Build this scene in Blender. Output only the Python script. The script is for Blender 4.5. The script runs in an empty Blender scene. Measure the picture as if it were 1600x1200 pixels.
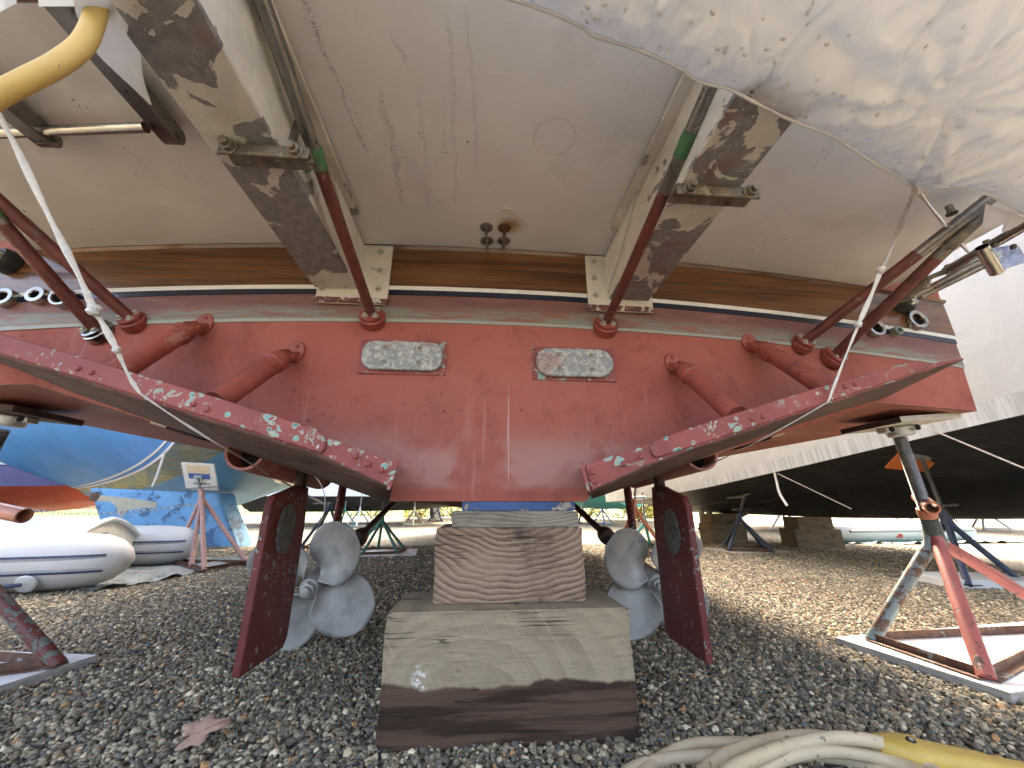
import bpy, bmesh, math, random
import numpy as np
from mathutils import Vector, Matrix, noise as mnoise
random.seed(7); rng = np.random.default_rng(7)
R = math.radians
S = bpy.context.scene
C = S.collection

# ------------------------------------------------------------------ camera
CAM_H, YAW, PITCH, FPX = .56, R(-4.4714), R(17.9618), 601.
cd = bpy.data.cameras.new('camera'); cam = bpy.data.objects.new('camera', cd); C.objects.link(cam)
cam.location = (0, 0, CAM_H); cam.rotation_euler = (R(90) + PITCH, 0, YAW)
cd.sensor_width = 36; cd.lens = 36 * FPX / 1600; cd.clip_start = .02; cd.clip_end = 2000
S.camera = cam
# ------------------------------------------------------------------ sky and sun
SUN_AZ, SUN_EL = 24., 42.          # degrees right of straight ahead (+y), above the horizon
w = bpy.data.worlds.new('World'); S.world = w; w.use_nodes = True
nt = w.node_tree; nt.nodes.clear()
sky = nt.nodes.new('ShaderNodeTexSky'); sky.sky_type = 'NISHITA'; sky.sun_disc = False
sky.sun_elevation = R(SUN_EL); sky.sun_rotation = R(SUN_AZ); sky.air_density = .55; sky.dust_density = 6.; sky.ozone_density = .6
bg = nt.nodes.new('ShaderNodeBackground'); bg.inputs[1].default_value = .15
wo = nt.nodes.new('ShaderNodeOutputWorld'); nt.links.new(sky.outputs[0], bg.inputs[0]); nt.links.new(bg.outputs[0], wo.inputs[0])
sl = bpy.data.lights.new('sun', 'SUN'); sl.energy = .85; sl.angle = R(12); sl.color = (1, .97, .93)
so = bpy.data.objects.new('sun', sl); C.objects.link(so)
sd = Vector((math.sin(R(SUN_AZ)) * math.cos(R(SUN_EL)), math.cos(R(SUN_AZ)) * math.cos(R(SUN_EL)), math.sin(R(SUN_EL))))
so.rotation_euler = sd.to_track_quat('Z', 'Y').to_euler(); so.location = (6, 8, 12)
S.view_settings.view_transform = 'Standard'; S.view_settings.look = 'None'
S.view_settings.exposure = 3.5; S.view_settings.gamma = 1
S.view_settings.use_white_balance = True; S.view_settings.white_balance_temperature = 8000; S.view_settings.white_balance_tint = 8
S.render.engine = 'CYCLES'
S.cycles.max_bounces = 6; S.cycles.diffuse_bounces = 3; S.cycles.glossy_bounces = 2; S.cycles.transmission_bounces = 2
S.cycles.use_adaptive_sampling = True; S.cycles.adaptive_threshold = .025

# ------------------------------------------------------------------ reading positions off the sight lines
_r = Vector((math.cos(YAW), math.sin(YAW), 0))
_f = Vector((-math.sin(YAW) * math.cos(PITCH), math.cos(YAW) * math.cos(PITCH), math.sin(PITCH)))
_u = _r.cross(_f); CO = Vector((0, 0, CAM_H))
def ray(px, py): return _f + _r * ((px - 800) / FPX) + _u * ((600 - py) / FPX)
def PY(px, py, Y): v = ray(px, py); return CO + v * (Y / v.y)
def PZ(px, py, Z): v = ray(px, py); return CO + v * ((Z - CAM_H) / v.z)
def PX(px, py, X): v = ray(px, py); return CO + v * (X / v.x)
XC, KT, C1 = .0219, .0233, -.0209
def TY(x): return 1.25 + KT * (x - XC) ** 2            # the transom's aft face, slightly bowed
def PT(px, py, off=0):
    v = ray(px, py); t = 1.25 / v.y
    for _ in range(25): t = (TY(t * v.x) - off) / v.y
    return CO + v * t
def V(*a): return Vector(a)

# ------------------------------------------------------------------ mesh building
class MB:
    def __init__(s): s.v = []; s.f = []
    def add(s, vs, fs):
        n = len(s.v); s.v += [tuple(q) for q in vs]; s.f += [tuple(i + n for i in f) for f in fs]; return s
    def hexa(s, p):      # 8 points: bottom ring 0-3, top ring 4-7
        return s.add(p, [(3, 2, 1, 0), (4, 5, 6, 7), (0, 1, 5, 4), (1, 2, 6, 5), (2, 3, 7, 6), (3, 0, 4, 7)])
    def box(s, c, size, rot=None):
        c = Vector(c); h = [a / 2 for a in size]; q = []
        for z in (-1, 1):
            for x, y in ((-1, -1), (1, -1), (1, 1), (-1, 1)):
                d = Vector((x * h[0], y * h[1], z * h[2]))
                if rot is not None: d = rot @ d
                q.append(c + d)
        return s.hexa(q)
    def prism(s, poly, vec):
        vec = Vector(vec); n = len(poly); P = [Vector(p) for p in poly]
        fs = [tuple(range(n))[::-1], tuple(range(n, 2 * n))] + [(i, (i + 1) % n, n + (i + 1) % n, n + i) for i in range(n)]
        return s.add(P + [p + vec for p in P], fs)
    def tube(s, pts, r, n=12, cap=True, closed=False, flat=1., up=None):
        P = [Vector(p) for p in pts]; m = len(P); rr = r if hasattr(r, '__len__') else [r] * m
        vs = []; fs = []; prev = None
        for i, p in enumerate(P):
            a = P[(i - 1) % m] if (closed or i) else p; b = P[(i + 1) % m] if (closed or i < m - 1) else p
            t = (b - a).normalized()
            if prev is None:
                nrm = Vector(up) if up is not None else (Vector((0, 0, 1)) if abs(t.z) < .9 else Vector((1, 0, 0)))
            else: nrm = prev
            nrm = (nrm - t * nrm.dot(t)).normalized(); prev = nrm; bi = t.cross(nrm)
            for k in range(n):
                q = 2 * math.pi * k / n; vs.append(p + (nrm * math.cos(q) * flat + bi * math.sin(q)) * rr[i])
        for i in range(m if closed else m - 1):
            for k in range(n):
                j = (i + 1) % m
                fs.append((i * n + k, i * n + (k + 1) % n, j * n + (k + 1) % n, j * n + k))
        if cap and not closed: fs += [tuple(range(n))[::-1], tuple(range((m - 1) * n, m * n))]
        return s.add(vs, fs)
    def pipe(s, a, b, ro, ri, n=20):     # an open pipe with a real bore
        a = Vector(a); b = Vector(b); t = (b - a).normalized(); e = Vector((0, 0, 1)) if abs(t.z) < .9 else Vector((1, 0, 0))
        e = (e - t * e.dot(t)).normalized(); g = t.cross(e); vs = []
        for c, r in ((a, ro), (b, ro), (b, ri), (a, ri)):
            for k in range(n): q = 2 * math.pi * k / n; vs.append(c + (e * math.cos(q) + g * math.sin(q)) * r)
        return s.add(vs, [(i * n + k, i * n + (k + 1) % n, ((i + 1) % 4) * n + (k + 1) % n, ((i + 1) % 4) * n + k) for i in range(4) for k in range(n)])
    def lathe(s, prof, o, axis, n=20):
        o = Vector(o); t = Vector(axis).normalized(); e = Vector((0, 0, 1)) if abs(t.z) < .9 else Vector((1, 0, 0))
        e = (e - t * e.dot(t)).normalized(); g = t.cross(e); vs = []; m = len(prof)
        for r, h in prof:
            for k in range(n): q = 2 * math.pi * k / n; vs.append(o + t * h + (e * math.cos(q) + g * math.sin(q)) * r)
        fs = [(i * n + k, i * n + (k + 1) % n, (i + 1) * n + (k + 1) % n, (i + 1) * n + k) for i in range(m - 1) for k in range(n)]
        fs += [tuple(range(n))[::-1], tuple(range((m - 1) * n, m * n))]
        return s.add(vs, fs)
    def grid(s, fn, nu, nv):
        vs = [fn(i / nu, j / nv) for j in range(nv + 1) for i in range(nu + 1)]; W = nu + 1
        return s.add(vs, [(j * W + i, j * W + i + 1, (j + 1) * W + i + 1, (j + 1) * W + i) for j in range(nv) for i in range(nu)])
    def mesh(s, name, smooth):
        me = bpy.data.meshes.new(name); me.from_pydata(s.v, [], s.f)
        b = bmesh.new(); b.from_mesh(me); bmesh.ops.recalc_face_normals(b, faces=b.faces); b.to_mesh(me); b.free()
        if smooth:
            me.polygons.foreach_set('use_smooth', [True] * len(me.polygons)); me.set_sharp_from_angle(angle=R(smooth))
        return me
    def build(s, name, mat, parent=None, smooth=40, bevel=0, solid=0):
        o = bpy.data.objects.new(name, s.mesh(name, smooth)); C.objects.link(o); o.data.materials.append(mat)
        if parent: attach(o, parent)
        if solid: m = o.modifiers.new('thickness', 'SOLIDIFY'); m.thickness = solid; m.offset = 0
        if bevel: m = o.modifiers.new('bevel', 'BEVEL'); m.width = bevel; m.segments = 2; m.limit_method = 'ANGLE'; m.angle_limit = R(35); m.harden_normals = False
        return o
def world_loc(o):
    l = o.location.copy()
    return l
def attach(o, p):
    o.parent = p
    o.matrix_parent_inverse = p.matrix_basis.inverted() if p.parent is None else (p.parent.matrix_basis @ p.matrix_parent_inverse @ p.matrix_basis).inverted()
def tag(o, label=None, cat=None, group=None, kind=None):
    if label: o['label'] = label
    if cat: o['category'] = cat
    if group: o['group'] = group
    if kind: o['kind'] = kind
    return o
def thing(name, loc, label, cat, group=None):
    o = bpy.data.objects.new(name, None); o.location = loc; o.empty_display_size = .1; C.objects.link(o)
    return tag(o, label, cat, group)
def place(me, name, loc, axis, parent, mat=None, roll=0):        # a shared mesh (its axis is local z) set at a spot
    o = bpy.data.objects.new(name, me); C.objects.link(o)
    q = Vector(axis).to_track_quat('Z', 'Y').to_matrix().to_4x4() @ Matrix.Rotation(roll, 4, 'Z')
    o.location = loc; o.rotation_euler = q.to_euler()
    if mat is not None and not me.materials: me.materials.append(mat)
    if parent: attach(o, parent)
    return o
def smooth_path(pts, n=8):
    P = [Vector(p) for p in pts]; out = []
    for i in range(len(P) - 1):
        a = P[max(i - 1, 0)]; b = P[i]; c = P[i + 1]; d = P[min(i + 2, len(P) - 1)]
        for k in range(n):
            t = k / n; out.append(.5 * ((2 * b) + (c - a) * t + (2 * a - 5 * b + 4 * c - d) * t * t + (3 * b - a - 3 * c + d) * t ** 3))
    return out + [P[-1]]
def fbm(p, o=4): return mnoise.fractal(Vector(p), 1.0, 2.0, o)

# ------------------------------------------------------------------ materials
class NG:
    def __init__(s, name):
        s.m = bpy.data.materials.new(name); s.m.use_nodes = True; s.t = s.m.node_tree; s.t.nodes.clear()
        s.out = s.n('ShaderNodeOutputMaterial'); s.b = s.n('ShaderNodeBsdfPrincipled'); s.l(s.b.outputs[0], s.out.inputs[0]); s._c = None
    def n(s, k, **kw):
        q = s.t.nodes.new(k)
        for a, b in kw.items(): setattr(q, a, b)
        return q
    def l(s, a, b): s.t.links.new(a, b)
    def co(s, stretch=None, rot=None):
        if s._c is None: s._c = s.n('ShaderNodeTexCoord')
        if stretch is None and rot is None: return s._c.outputs['Object']
        m = s.n('ShaderNodeMapping'); s.l(s._c.outputs['Object'], m.inputs[0])
        if stretch: m.inputs['Scale'].default_value = stretch
        if rot: m.inputs['Rotation'].default_value = rot
        return m.outputs[0]
    def noise(s, scale, detail=5, rough=.6, stretch=None, dist=0., rot=None, cap=4.5):
        q = s.n('ShaderNodeTexNoise'); q.inputs['Scale'].default_value = scale; q.inputs['Detail'].default_value = min(detail, cap)
        q.inputs['Roughness'].default_value = rough; q.inputs['Distortion'].default_value = dist; s.l(s.co(stretch, rot), q.inputs[0]); return q.outputs[0]
    def voro(s, scale, feature='F1', stretch=None, out=0):
        q = s.n('ShaderNodeTexVoronoi'); q.feature = feature; q.inputs['Scale'].default_value = scale; s.l(s.co(stretch), q.inputs[0]); return q.outputs[out]
    def ramp(s, v, lo, hi, a=0., b=1.):
        q = s.n('ShaderNodeMapRange'); q.interpolation_type = 'SMOOTHSTEP'; q.inputs[1].default_value = lo; q.inputs[2].default_value = hi
        q.inputs[3].default_value = a; q.inputs[4].default_value = b; s.l(v, q.inputs[0]); return q.outputs[0]
    def axis(s, i, lo, hi):
        q = s.n('ShaderNodeSeparateXYZ'); s.l(s.co(), q.inputs[0]); return s.ramp(q.outputs[i], lo, hi)
    def mul(s, a, b, op='MULTIPLY'):
        q = s.n('ShaderNodeMath', operation=op)
        for i, x in enumerate((a, b)):
            if isinstance(x, (int, float)): q.inputs[i].default_value = x
            else: s.l(x, q.inputs[i])
        return q.outputs[0]
    def mix(s, f, a, b, blend='MIX'):
        q = s.n('ShaderNodeMix', data_type='RGBA', blend_type=blend)
        for sock, x in ((q.inputs[0], f), (q.inputs[6], a), (q.inputs[7], b)):
            if isinstance(x, (int, float)): sock.default_value = x
            elif isinstance(x, tuple): sock.default_value = (*x, 1) if len(x) == 3 else x
            else: s.l(x, sock)
        return q.outputs[2]
    def bump(s, h, strength=.5, dist=.01, prev=None):
        q = s.n('ShaderNodeBump'); q.inputs['Strength'].default_value = strength; q.inputs['Distance'].default_value = dist
        s.l(h, q.inputs['Height'])
        if prev is not None: s.l(prev, q.inputs['Normal'])
        return q.outputs[0]
    def done(s, col, rough=.6, metal=0., normal=None, coat=0., spec=None):
        for k, x in (('Base Color', col), ('Roughness', rough), ('Metallic', metal), ('Coat Weight', coat)):
            if isinstance(x, (int, float)): s.b.inputs[k].default_value = x
            elif isinstance(x, tuple): s.b.inputs[k].default_value = (*x, 1)
            else: s.l(x, s.b.inputs[k])
        if spec is not None: s.b.inputs['Specular IOR Level'].default_value = spec
        if normal is not None: s.l(normal, s.b.inputs['Normal'])
        return s.m
def simple(name, col, rough=.6, metal=0., var=.25, vs=14., bump=0., bs=80., coat=0., layers=(), stretch=None):
    g = NG(name); n = g.noise(vs, 6, .65, stretch)
    c = g.mix(g.ramp(n, .25, .75), tuple(x * (1 - var) for x in col), tuple(min(1, x * (1 + var)) for x in col))
    for L in layers:      # (scale, lo, hi, colour, stretch)
        mk = g.ramp(g.noise(L[0], 7, .68, L[4] if len(L) > 4 else None, .4), L[1], L[2]); c = g.mix(mk, c, L[3])
    nm = g.bump(g.noise(bs, 6, .7, stretch), bump, .004) if bump else None
    ro = g.ramp(g.noise(vs * 2.3, 4), .2, .8, max(0, rough - .1), min(1, rough + .1))
    return g.done(c, ro, metal, nm, coat)

def m_antifoul():      # old red bottom paint: blotches, pale chalked patches, runs
    g = NG('red_bottom_paint')
    a = (.40, .122, .092); d = (.255, .072, .056)
    c = g.mix(g.ramp(g.noise(2.2, 6, .6), .3, .7), a, (.345, .088, .068))
    c = g.mix(g.mul(g.ramp(g.noise(9, 9, .74, None, .3, None, 8), .50, .68), .75), c, d)
    c = g.mix(g.mul(g.ramp(g.noise(1.6, 4, .6), .46, .66), .35), c, (.30, .115, .085))
    c = g.mix(g.mul(g.ramp(g.noise(38, 6, .75), .56, .68), g.ramp(g.noise(3.1, 3), .46, .62)), c, (.19, .045, .038))
    chalk = g.mul(g.ramp(g.noise(4.2, 7, .62, None, .5), .40, .58), g.mul(g.axis(2, .84, .70), g.axis(2, .605, .64)))
    c = g.mix(g.mul(chalk, .9), c, (.44, .215, .18))
    runs = g.mul(g.ramp(g.noise(26, 5, .6, (1, .2, .05)), .60, .68), g.ramp(g.noise(2.6, 2), .45, .6))
    c = g.mix(g.mul(runs, .5), c, (.45, .21, .17))
    lines = g.mul(g.ramp(g.noise(60, 3, .5, (1, .1, .015), .2), .71, .735), g.ramp(g.noise(3.7, 3), .5, .58))
    c = g.mix(g.mul(lines, .8), c, (.55, .38, .32))
    sp = g.mul(g.ramp(g.voro(38), .10, .06), g.ramp(g.noise(6, 2), .58, .66))
    c = g.mix(g.mul(sp, .6), c, (.5, .42, .36))
    nm = g.bump(g.noise(120, 8, .7), .22, .003); nm = g.bump(g.noise(14, 5, .6), .25, .008, nm)
    return g.done(c, g.ramp(g.noise(11, 5), .3, .7, .62, .82), 0, nm, 0, .30)
def m_keelpaint():     # the bottom further under: same red with its shade painted in as brown, and worn
    g = NG('shaded_worn_bottom_paint')
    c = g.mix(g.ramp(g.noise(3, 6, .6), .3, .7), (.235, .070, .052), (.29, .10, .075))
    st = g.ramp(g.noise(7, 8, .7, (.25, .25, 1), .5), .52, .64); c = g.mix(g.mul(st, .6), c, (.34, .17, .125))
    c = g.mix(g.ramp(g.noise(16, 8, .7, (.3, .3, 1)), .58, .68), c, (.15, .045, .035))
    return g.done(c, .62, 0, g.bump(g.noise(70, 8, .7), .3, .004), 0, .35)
def m_chipped(name, base, patches=(.12, .30, .25), pale=(.50, .47, .38), amount=.62, scale=26., spots=0, sm_=(.44, .53)):
    g = NG(name)
    c = g.mix(g.ramp(g.noise(7, 6, .65), .3, .7), base, tuple(x * .72 for x in base))
    n = g.noise(scale, 6, .66, None, .9); b = g.ramp(g.noise(5.5, 2), .40, .56)
    edge = g.mul(g.ramp(n, amount - .02, amount), b); core = g.mul(g.ramp(n, amount + .012, amount + .03), b)
    c = g.mix(edge, c, pale); c = g.mix(core, c, patches)
    f = g.mul(g.ramp(g.noise(scale * 3.3, 4, .6), .70, .715), g.ramp(g.noise(9, 2), .45, .55)); c = g.mix(f, c, pale)
    if spots:
        dd = g.mul(g.voro(spots), g.mul(g.noise(60, 4, .6), .34), 'ADD'); sm = g.ramp(g.noise(8, 2, .5), *sm_)
        rim = g.mul(g.ramp(dd, .40, .375), sm); cr = g.mul(g.ramp(dd, .365, .34), sm); c = g.mix(rim, c, pale); c = g.mix(cr, c, g.mix(g.ramp(g.noise(90, 4, .7), .42, .58), patches, tuple(x * .5 for x in patches)))
    h = g.mul(edge, -1.); nm = g.bump(h, .6, .003); nm = g.bump(g.noise(95, 7, .7), .3, .003, nm)
    return g.done(c, .58, 0, nm, 0, .35)
def m_wood_band():     # varnished teak-grain band
    g = NG('varnished_teak')
    n = g.noise(7, 10, .62, (.22, 1, 7), .25); fine = g.noise(40, 6, .7, (.10, 1, 5.5), .1)
    c = g.mix(g.ramp(n, .34, .64), (.066, .024, .008), (.165, .068, .024))
    c = g.mix(g.ramp(fine, .56, .70), c, (.030, .012, .005))
    c = g.mix(g.ramp(g.noise(3, 4, .5, (.3, 1, 3)), .45, .7), c, g.mix(.5, c, (.26, .11, .04)))
    return g.done(c, .24, 0, g.bump(fine, .05, .001), .5)
def m_scum():          # weathered boot line: purple-red over grey-green
    g = NG('weathered_waterline_paint')
    n = g.noise(11, 8, .7, (.35, 1, 2.2), .5)
    q = g.n('ShaderNodeSeparateXYZ'); g.l(g.co(), q.inputs[0])
    x2 = g.mul(g.mul(q.outputs[0], q.outputs[0]), .0209); zz = g.mul(q.outputs[2], x2, 'ADD')
    low = g.ramp(g.mul(zz, g.mul(n, .06), 'ADD'), 1.292, 1.248)
    c = g.mix(g.ramp(n, .3, .7), (.155, .060, .050), (.215, .092, .076)); c = g.mix(g.mul(g.ramp(n, .60, .70), .6), c, (.28, .19, .165))
    gr = g.mix(g.ramp(g.noise(23, 6, .7, (.3, 1, 2)), .42, .62), (.21, .225, .185), (.25, .11, .085))
    c = g.mix(low, c, gr)
    c = g.mix(g.ramp(zz, 1.203, 1.197), c, (.33, .35, .30))
    return g.done(c, .55, 0, g.bump(g.noise(60, 7, .7, (.4, 1, 1.5)), .35, .003))
def m_peeling(name, paint, bare, amt=.5, scale=6., bumpy=.5, zpaint=None):
    g = NG(name)
    n = g.noise(scale, 9, .60, None, .7, None, 9); mk = g.ramp(n, amt - .006, amt + .006)
    b = g.mix(g.ramp(g.noise(40, 8, .7), .3, .7), tuple(x * .75 for x in bare), tuple(min(1, x * 1.25) for x in bare))
    b = g.mix(g.mul(g.ramp(g.noise(5, 4), .55, .66), .6), b, (.21, .075, .060))
    p = g.mix(g.ramp(g.noise(12, 6), .35, .7), paint, tuple(x * .80 for x in paint))
    p = g.mix(g.mul(g.ramp(g.noise(8, 5), .55, .72), .55), p, (paint[0] * .80, paint[1] * .73, paint[2] * .58))
    rim = g.ramp(g.mul(g.mul(n, amt, 'SUBTRACT'), 0., 'ADD'), .0, .030)
    c = g.mix(mk, b, p)
    nm = g.bump(mk, .8, .003); nm = g.bump(g.noise(90, 7, .7), bumpy, .003, nm)
    return g.done(c, g.ramp(mk, 0, 1, .6, .42), 0, nm, 0, .4)
def m_anode():
    g = NG('pitted_zinc')
    n = g.noise(58, 8, .7, None, .6); c = g.mix(g.ramp(n, .47, .55), (.27, .285, .285), (.50, .485, .42))
    c = g.mix(g.ramp(g.noise(80, 5, .7), .6, .7), c, (.34, .32, .27)); c = g.mix(g.mul(g.ramp(g.noise(7, 3), .60, .66), .5), c, (.33, .14, .11))
    return g.done(c, .75, .15, g.bump(n, .7, .004))
def m_platform():      # off-white gelcoat underside with mildew runs and a coarse weave
    g = NG('platform_gelcoat')
    c = g.mix(g.ramp(g.noise(2.4, 5, .6), .3, .7), (.75, .735, .705), (.81, .795, .765))
    c = g.mix(g.mul(g.ramp(g.noise(1.7, 4), .42, .65), .5), c, (.71, .675, .635))
    gt = g.mul(g.ramp(g.noise(150, 4, .6), .55, .64), g.mul(g.ramp(g.noise(22, 4, .6, (1, .12, 1), 1.1), .62, .66), g.ramp(g.noise(2.0, 2), .47, .56)))
    c = g.mix(g.mul(gt, .75), c, (.12, .085, .075))
    sp = g.mul(g.ramp(g.voro(17), .10, .05), g.ramp(g.noise(4, 2), .56, .62)); c = g.mix(g.mul(sp, .7), c, (.15, .11, .09))
    q = g.n('ShaderNodeSeparateXYZ'); g.l(g.co(), q.inputs[0]); wob = g.mul(g.mul(g.noise(13, 4, .6), .5, 'SUBTRACT'), .05); speck = g.ramp(g.noise(230, 4, .65), .46, .56)
    for (ax, ay), (bx, by), w_, st in (((472, -10), (572, 238), .008, .95), ((478, 6), (500, 60), .02, .5), ((596, 145), (628, 320), .012, .75), ((612, 55), (640, 110), .006, .6), ((600, 210), (690, 330), .05, .30), ((705, 30), (712, 320), .007, .45), ((732, 20), (745, 260), .008, .35), ((658, 150), (672, 330), .010, .4)):
        A = PZ(ax, ay, 1.5); B = PZ(bx, by, 1.5); sl = (B.x - A.x) / (B.y - A.y)
        d = g.mul(g.mul(g.mul(q.outputs[1], A.y, 'SUBTRACT'), sl), A.x, 'ADD'); d = g.mul(g.mul(g.mul(q.outputs[0], d, 'SUBTRACT'), wob, 'ADD'), 0., 'ADD'); ab = g.n('ShaderNodeMath', operation='ABSOLUTE'); g.l(d, ab.inputs[0])
        m_ = g.mul(g.mul(g.ramp(ab.outputs[0], w_, w_ * .2), speck), g.mul(g.ramp(q.outputs[1], A.y - .02, A.y + .02), g.ramp(q.outputs[1], B.y + .02, B.y - .03))); c = g.mix(g.mul(m_, st * .62), c, (.20, .15, .135))
    P = PZ(866, 215, 1.5); dv = g.n('ShaderNodeVectorMath', operation='DISTANCE'); g.l(g.co(), dv.inputs[0]); dv.inputs[1].default_value = (P.x, P.y, 1.497)
    ring = g.mul(g.ramp(dv.outputs['Value'], .050, .053), g.ramp(dv.outputs['Value'], .060, .055)); c = g.mix(g.mul(g.mul(ring, g.noise(20, 3)), .55), c, (.45, .40, .34))
    gr = g.mul(g.ramp(g.noise(5, 5, .65), .5, .68), .45); c = g.mix(gr, c, (.64, .61, .565))
    nm = g.bump(g.noise(210, 5, .6, (1, 2.2, 1)), .10, .002); nm = g.bump(g.noise(16, 6, .65, (1, 2.5, 1)), .12, .008, nm)
    return g.done(c, .55, 0, nm, 0, .4)
def m_wrap(name='shrink_wrap_film', trans=.20, col=(.80, .795, .775), fine=True, rough=.46):
    g = NG(name); g.t.nodes.remove(g.b)
    p = g.n('ShaderNodeBsdfPrincipled'); p.inputs['Base Color'].default_value = (*col, 1); p.inputs['Roughness'].default_value = rough
    tr = g.n('ShaderNodeBsdfTranslucent'); tr.inputs[0].default_value = (.7, .69, .66, 1)
    mx = g.n('ShaderNodeMixShader'); mx.inputs[0].default_value = trans
    if fine:
        nm = g.bump(g.noise(9, 4, .55, (1.3, .6, 1), .6), .30, .02)
        bl = g.mul(g.ramp(g.voro(26, 'F1', (1, .62, 1)), .15, .11), g.ramp(g.noise(3.2, 2), .52, .57)); nm = g.bump(bl, 1., .004, nm)
    else: nm = g.bump(g.noise(2.2, 3, .5, (1, 1.1, .8), 1.2), .30, .06)
    g.l(nm, p.inputs['Normal']); g.l(nm, tr.inputs['Normal'])
    g.l(p.outputs[0], mx.inputs[1]); g.l(tr.outputs[0], mx.inputs[2]); g.l(mx.outputs[0], g.out.inputs[0])
    return g.m
def m_ringwood(name, light, dark, scale=13., center=(0, 0, 0), stain=None, stain_z=None, ring=True, knots=(), chalk=()):
    g = NG(name)
    mp = g.n('ShaderNodeMapping'); g.l(g.co(), mp.inputs[0]); mp.inputs['Location'].default_value = (-center[0], 0, -center[2]); mp.inputs['Scale'].default_value = (.62, .06, 1.)
    dn = g.n('ShaderNodeTexNoise'); dn.inputs['Scale'].default_value = 5.; dn.inputs['Detail'].default_value = 2.; g.l(g.co((.7, .3, 1)), dn.inputs[0])
    ad = g.n('ShaderNodeVectorMath', operation='MULTIPLY_ADD'); g.l(dn.outputs[1], ad.inputs[0]); ad.inputs[1].default_value = (.09, .02, .09); g.l(mp.outputs[0], ad.inputs[2])
    wv = g.n('ShaderNodeTexWave', wave_type='RINGS', rings_direction='SPHERICAL', wave_profile='SAW'); wv.inputs['Scale'].default_value = scale; wv.inputs['Distortion'].default_value = .5; wv.inputs['Detail'].default_value = 2.; g.l(ad.outputs[0], wv.inputs[0])
    rr = g.mul(g.ramp(wv.outputs[1], .15, .95), g.ramp(g.noise(14, 4, .6, (.5, .3, 1)), .30, .62, .35, 1.))
    gr = g.noise(60, 6, .7, (.25, .25, 2.5))
    c = g.mix(rr if ring else g.mul(rr, .42), light, dark)
    c = g.mix(g.mul(g.ramp(gr, .45, .7), .55), c, tuple(x * .55 for x in light))
    c = g.mix(g.mul(g.ramp(g.noise(5, 5, .6), .5, .72), .6), c, tuple(x * .5 for x in dark))
    ck = g.mul(g.mul(g.ramp(g.noise(9, 4, .5, (.10, .3, 3.4), .25), .492, .500), g.ramp(g.noise(9, 4, .5, (.10, .3, 3.4), .25), .509, .501)), g.ramp(g.noise(5, 2), .48, .56, 0., .85)); c = g.mix(ck, c, tuple(x * .18 for x in dark))
    for kx, ky, kz, kr, kc in knots:
        dv = g.n('ShaderNodeVectorMath', operation='DISTANCE'); g.l(g.co((1, .02, 1)), dv.inputs[0]); dv.inputs[1].default_value = (kx, ky * .02, kz); d0 = g.mul(dv.outputs['Value'], g.mul(g.noise(24, 3), .03), 'ADD')
        rg = g.n('ShaderNodeMath', operation='SINE'); g.l(g.mul(d0, 420.), rg.inputs[0]); c = g.mix(g.mul(g.mul(g.ramp(d0, kr * 3.4, kr * 1.2), g.ramp(rg.outputs[0], 0, 1)), .35), c, kc); c = g.mix(g.mul(g.ramp(d0, kr * 1.5, kr * .9), .8), c, kc)
    for kx, ky, kz, kr in chalk:
        dv = g.n('ShaderNodeVectorMath', operation='DISTANCE'); g.l(g.co((1, .02, .55)), dv.inputs[0]); dv.inputs[1].default_value = (kx, ky * .02, kz * .55); c = g.mix(g.mul(g.ramp(dv.outputs['Value'], kr, kr * .4), g.ramp(g.noise(70, 4, .7), .46, .60)), c, (.72, .71, .66))
    if stain_z:
        q = g.n('ShaderNodeSeparateXYZ'); g.l(g.co(), q.inputs[0])
        zz = g.mul(q.outputs[2], g.mul(g.noise(4.5, 5, .55, (1, .4, .4)), stain_z[1]), 'SUBTRACT')
        wet = g.ramp(zz, stain_z[0] + .005, stain_z[0] - .005)
        band = g.mix(g.ramp(g.noise(9, 5, .6, (.3, .3, 4)), .4, .62), stain, tuple(x * .35 for x in stain)); c = g.mix(wet, c, band)
    h = g.mul(g.mul(rr, -.32 if ring else -.15), gr, 'ADD'); nm = g.bump(h, .55, .004); nm = g.bump(g.mul(ck, -1), .8, .006, nm)
    if not ring:
        m1 = g.n('ShaderNodeMapping'); g.l(g.co(), m1.inputs[0]); m1.inputs['Rotation'].default_value = (0, R(33), 0)
        m2 = g.n('ShaderNodeMapping'); g.l(m1.outputs[0], m2.inputs[0]); m2.inputs['Scale'].default_value = (3.2, .3, .12)
        sw = g.n('ShaderNodeTexNoise'); sw.inputs['Scale'].default_value = 34.; sw.inputs['Detail'].default_value = 3.; g.l(m2.outputs[0], sw.inputs[0]); saw = sw.outputs[0]
        nm = g.bump(saw, .30, .003, nm)
        c = g.mix(g.mul(g.ramp(saw, .55, .72), .28), c, tuple(min(1, x * 1.45) for x in light)) if not stain_z else g.mix(g.mul(g.mul(g.ramp(saw, .55, .72), .28), g.mul(wet, -1., 'ADD') if False else g.ramp(wet, 1., 0.)), c, tuple(min(1, x * 1.45) for x in light))
    return g.done(c, .82, 0, nm, 0, .25)
def m_metal(name, col, rough=.25, var=.2):
    g = NG(name); n = g.noise(30, 5, .6, (1, .3, 1)); c = g.mix(g.ramp(n, .3, .7), tuple(x * (1 - var) for x in col), col)
    return g.done(c, g.ramp(g.noise(18, 5), .3, .7, rough * .7, rough * 1.5), 1, g.bump(n, .04, .001))
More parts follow.
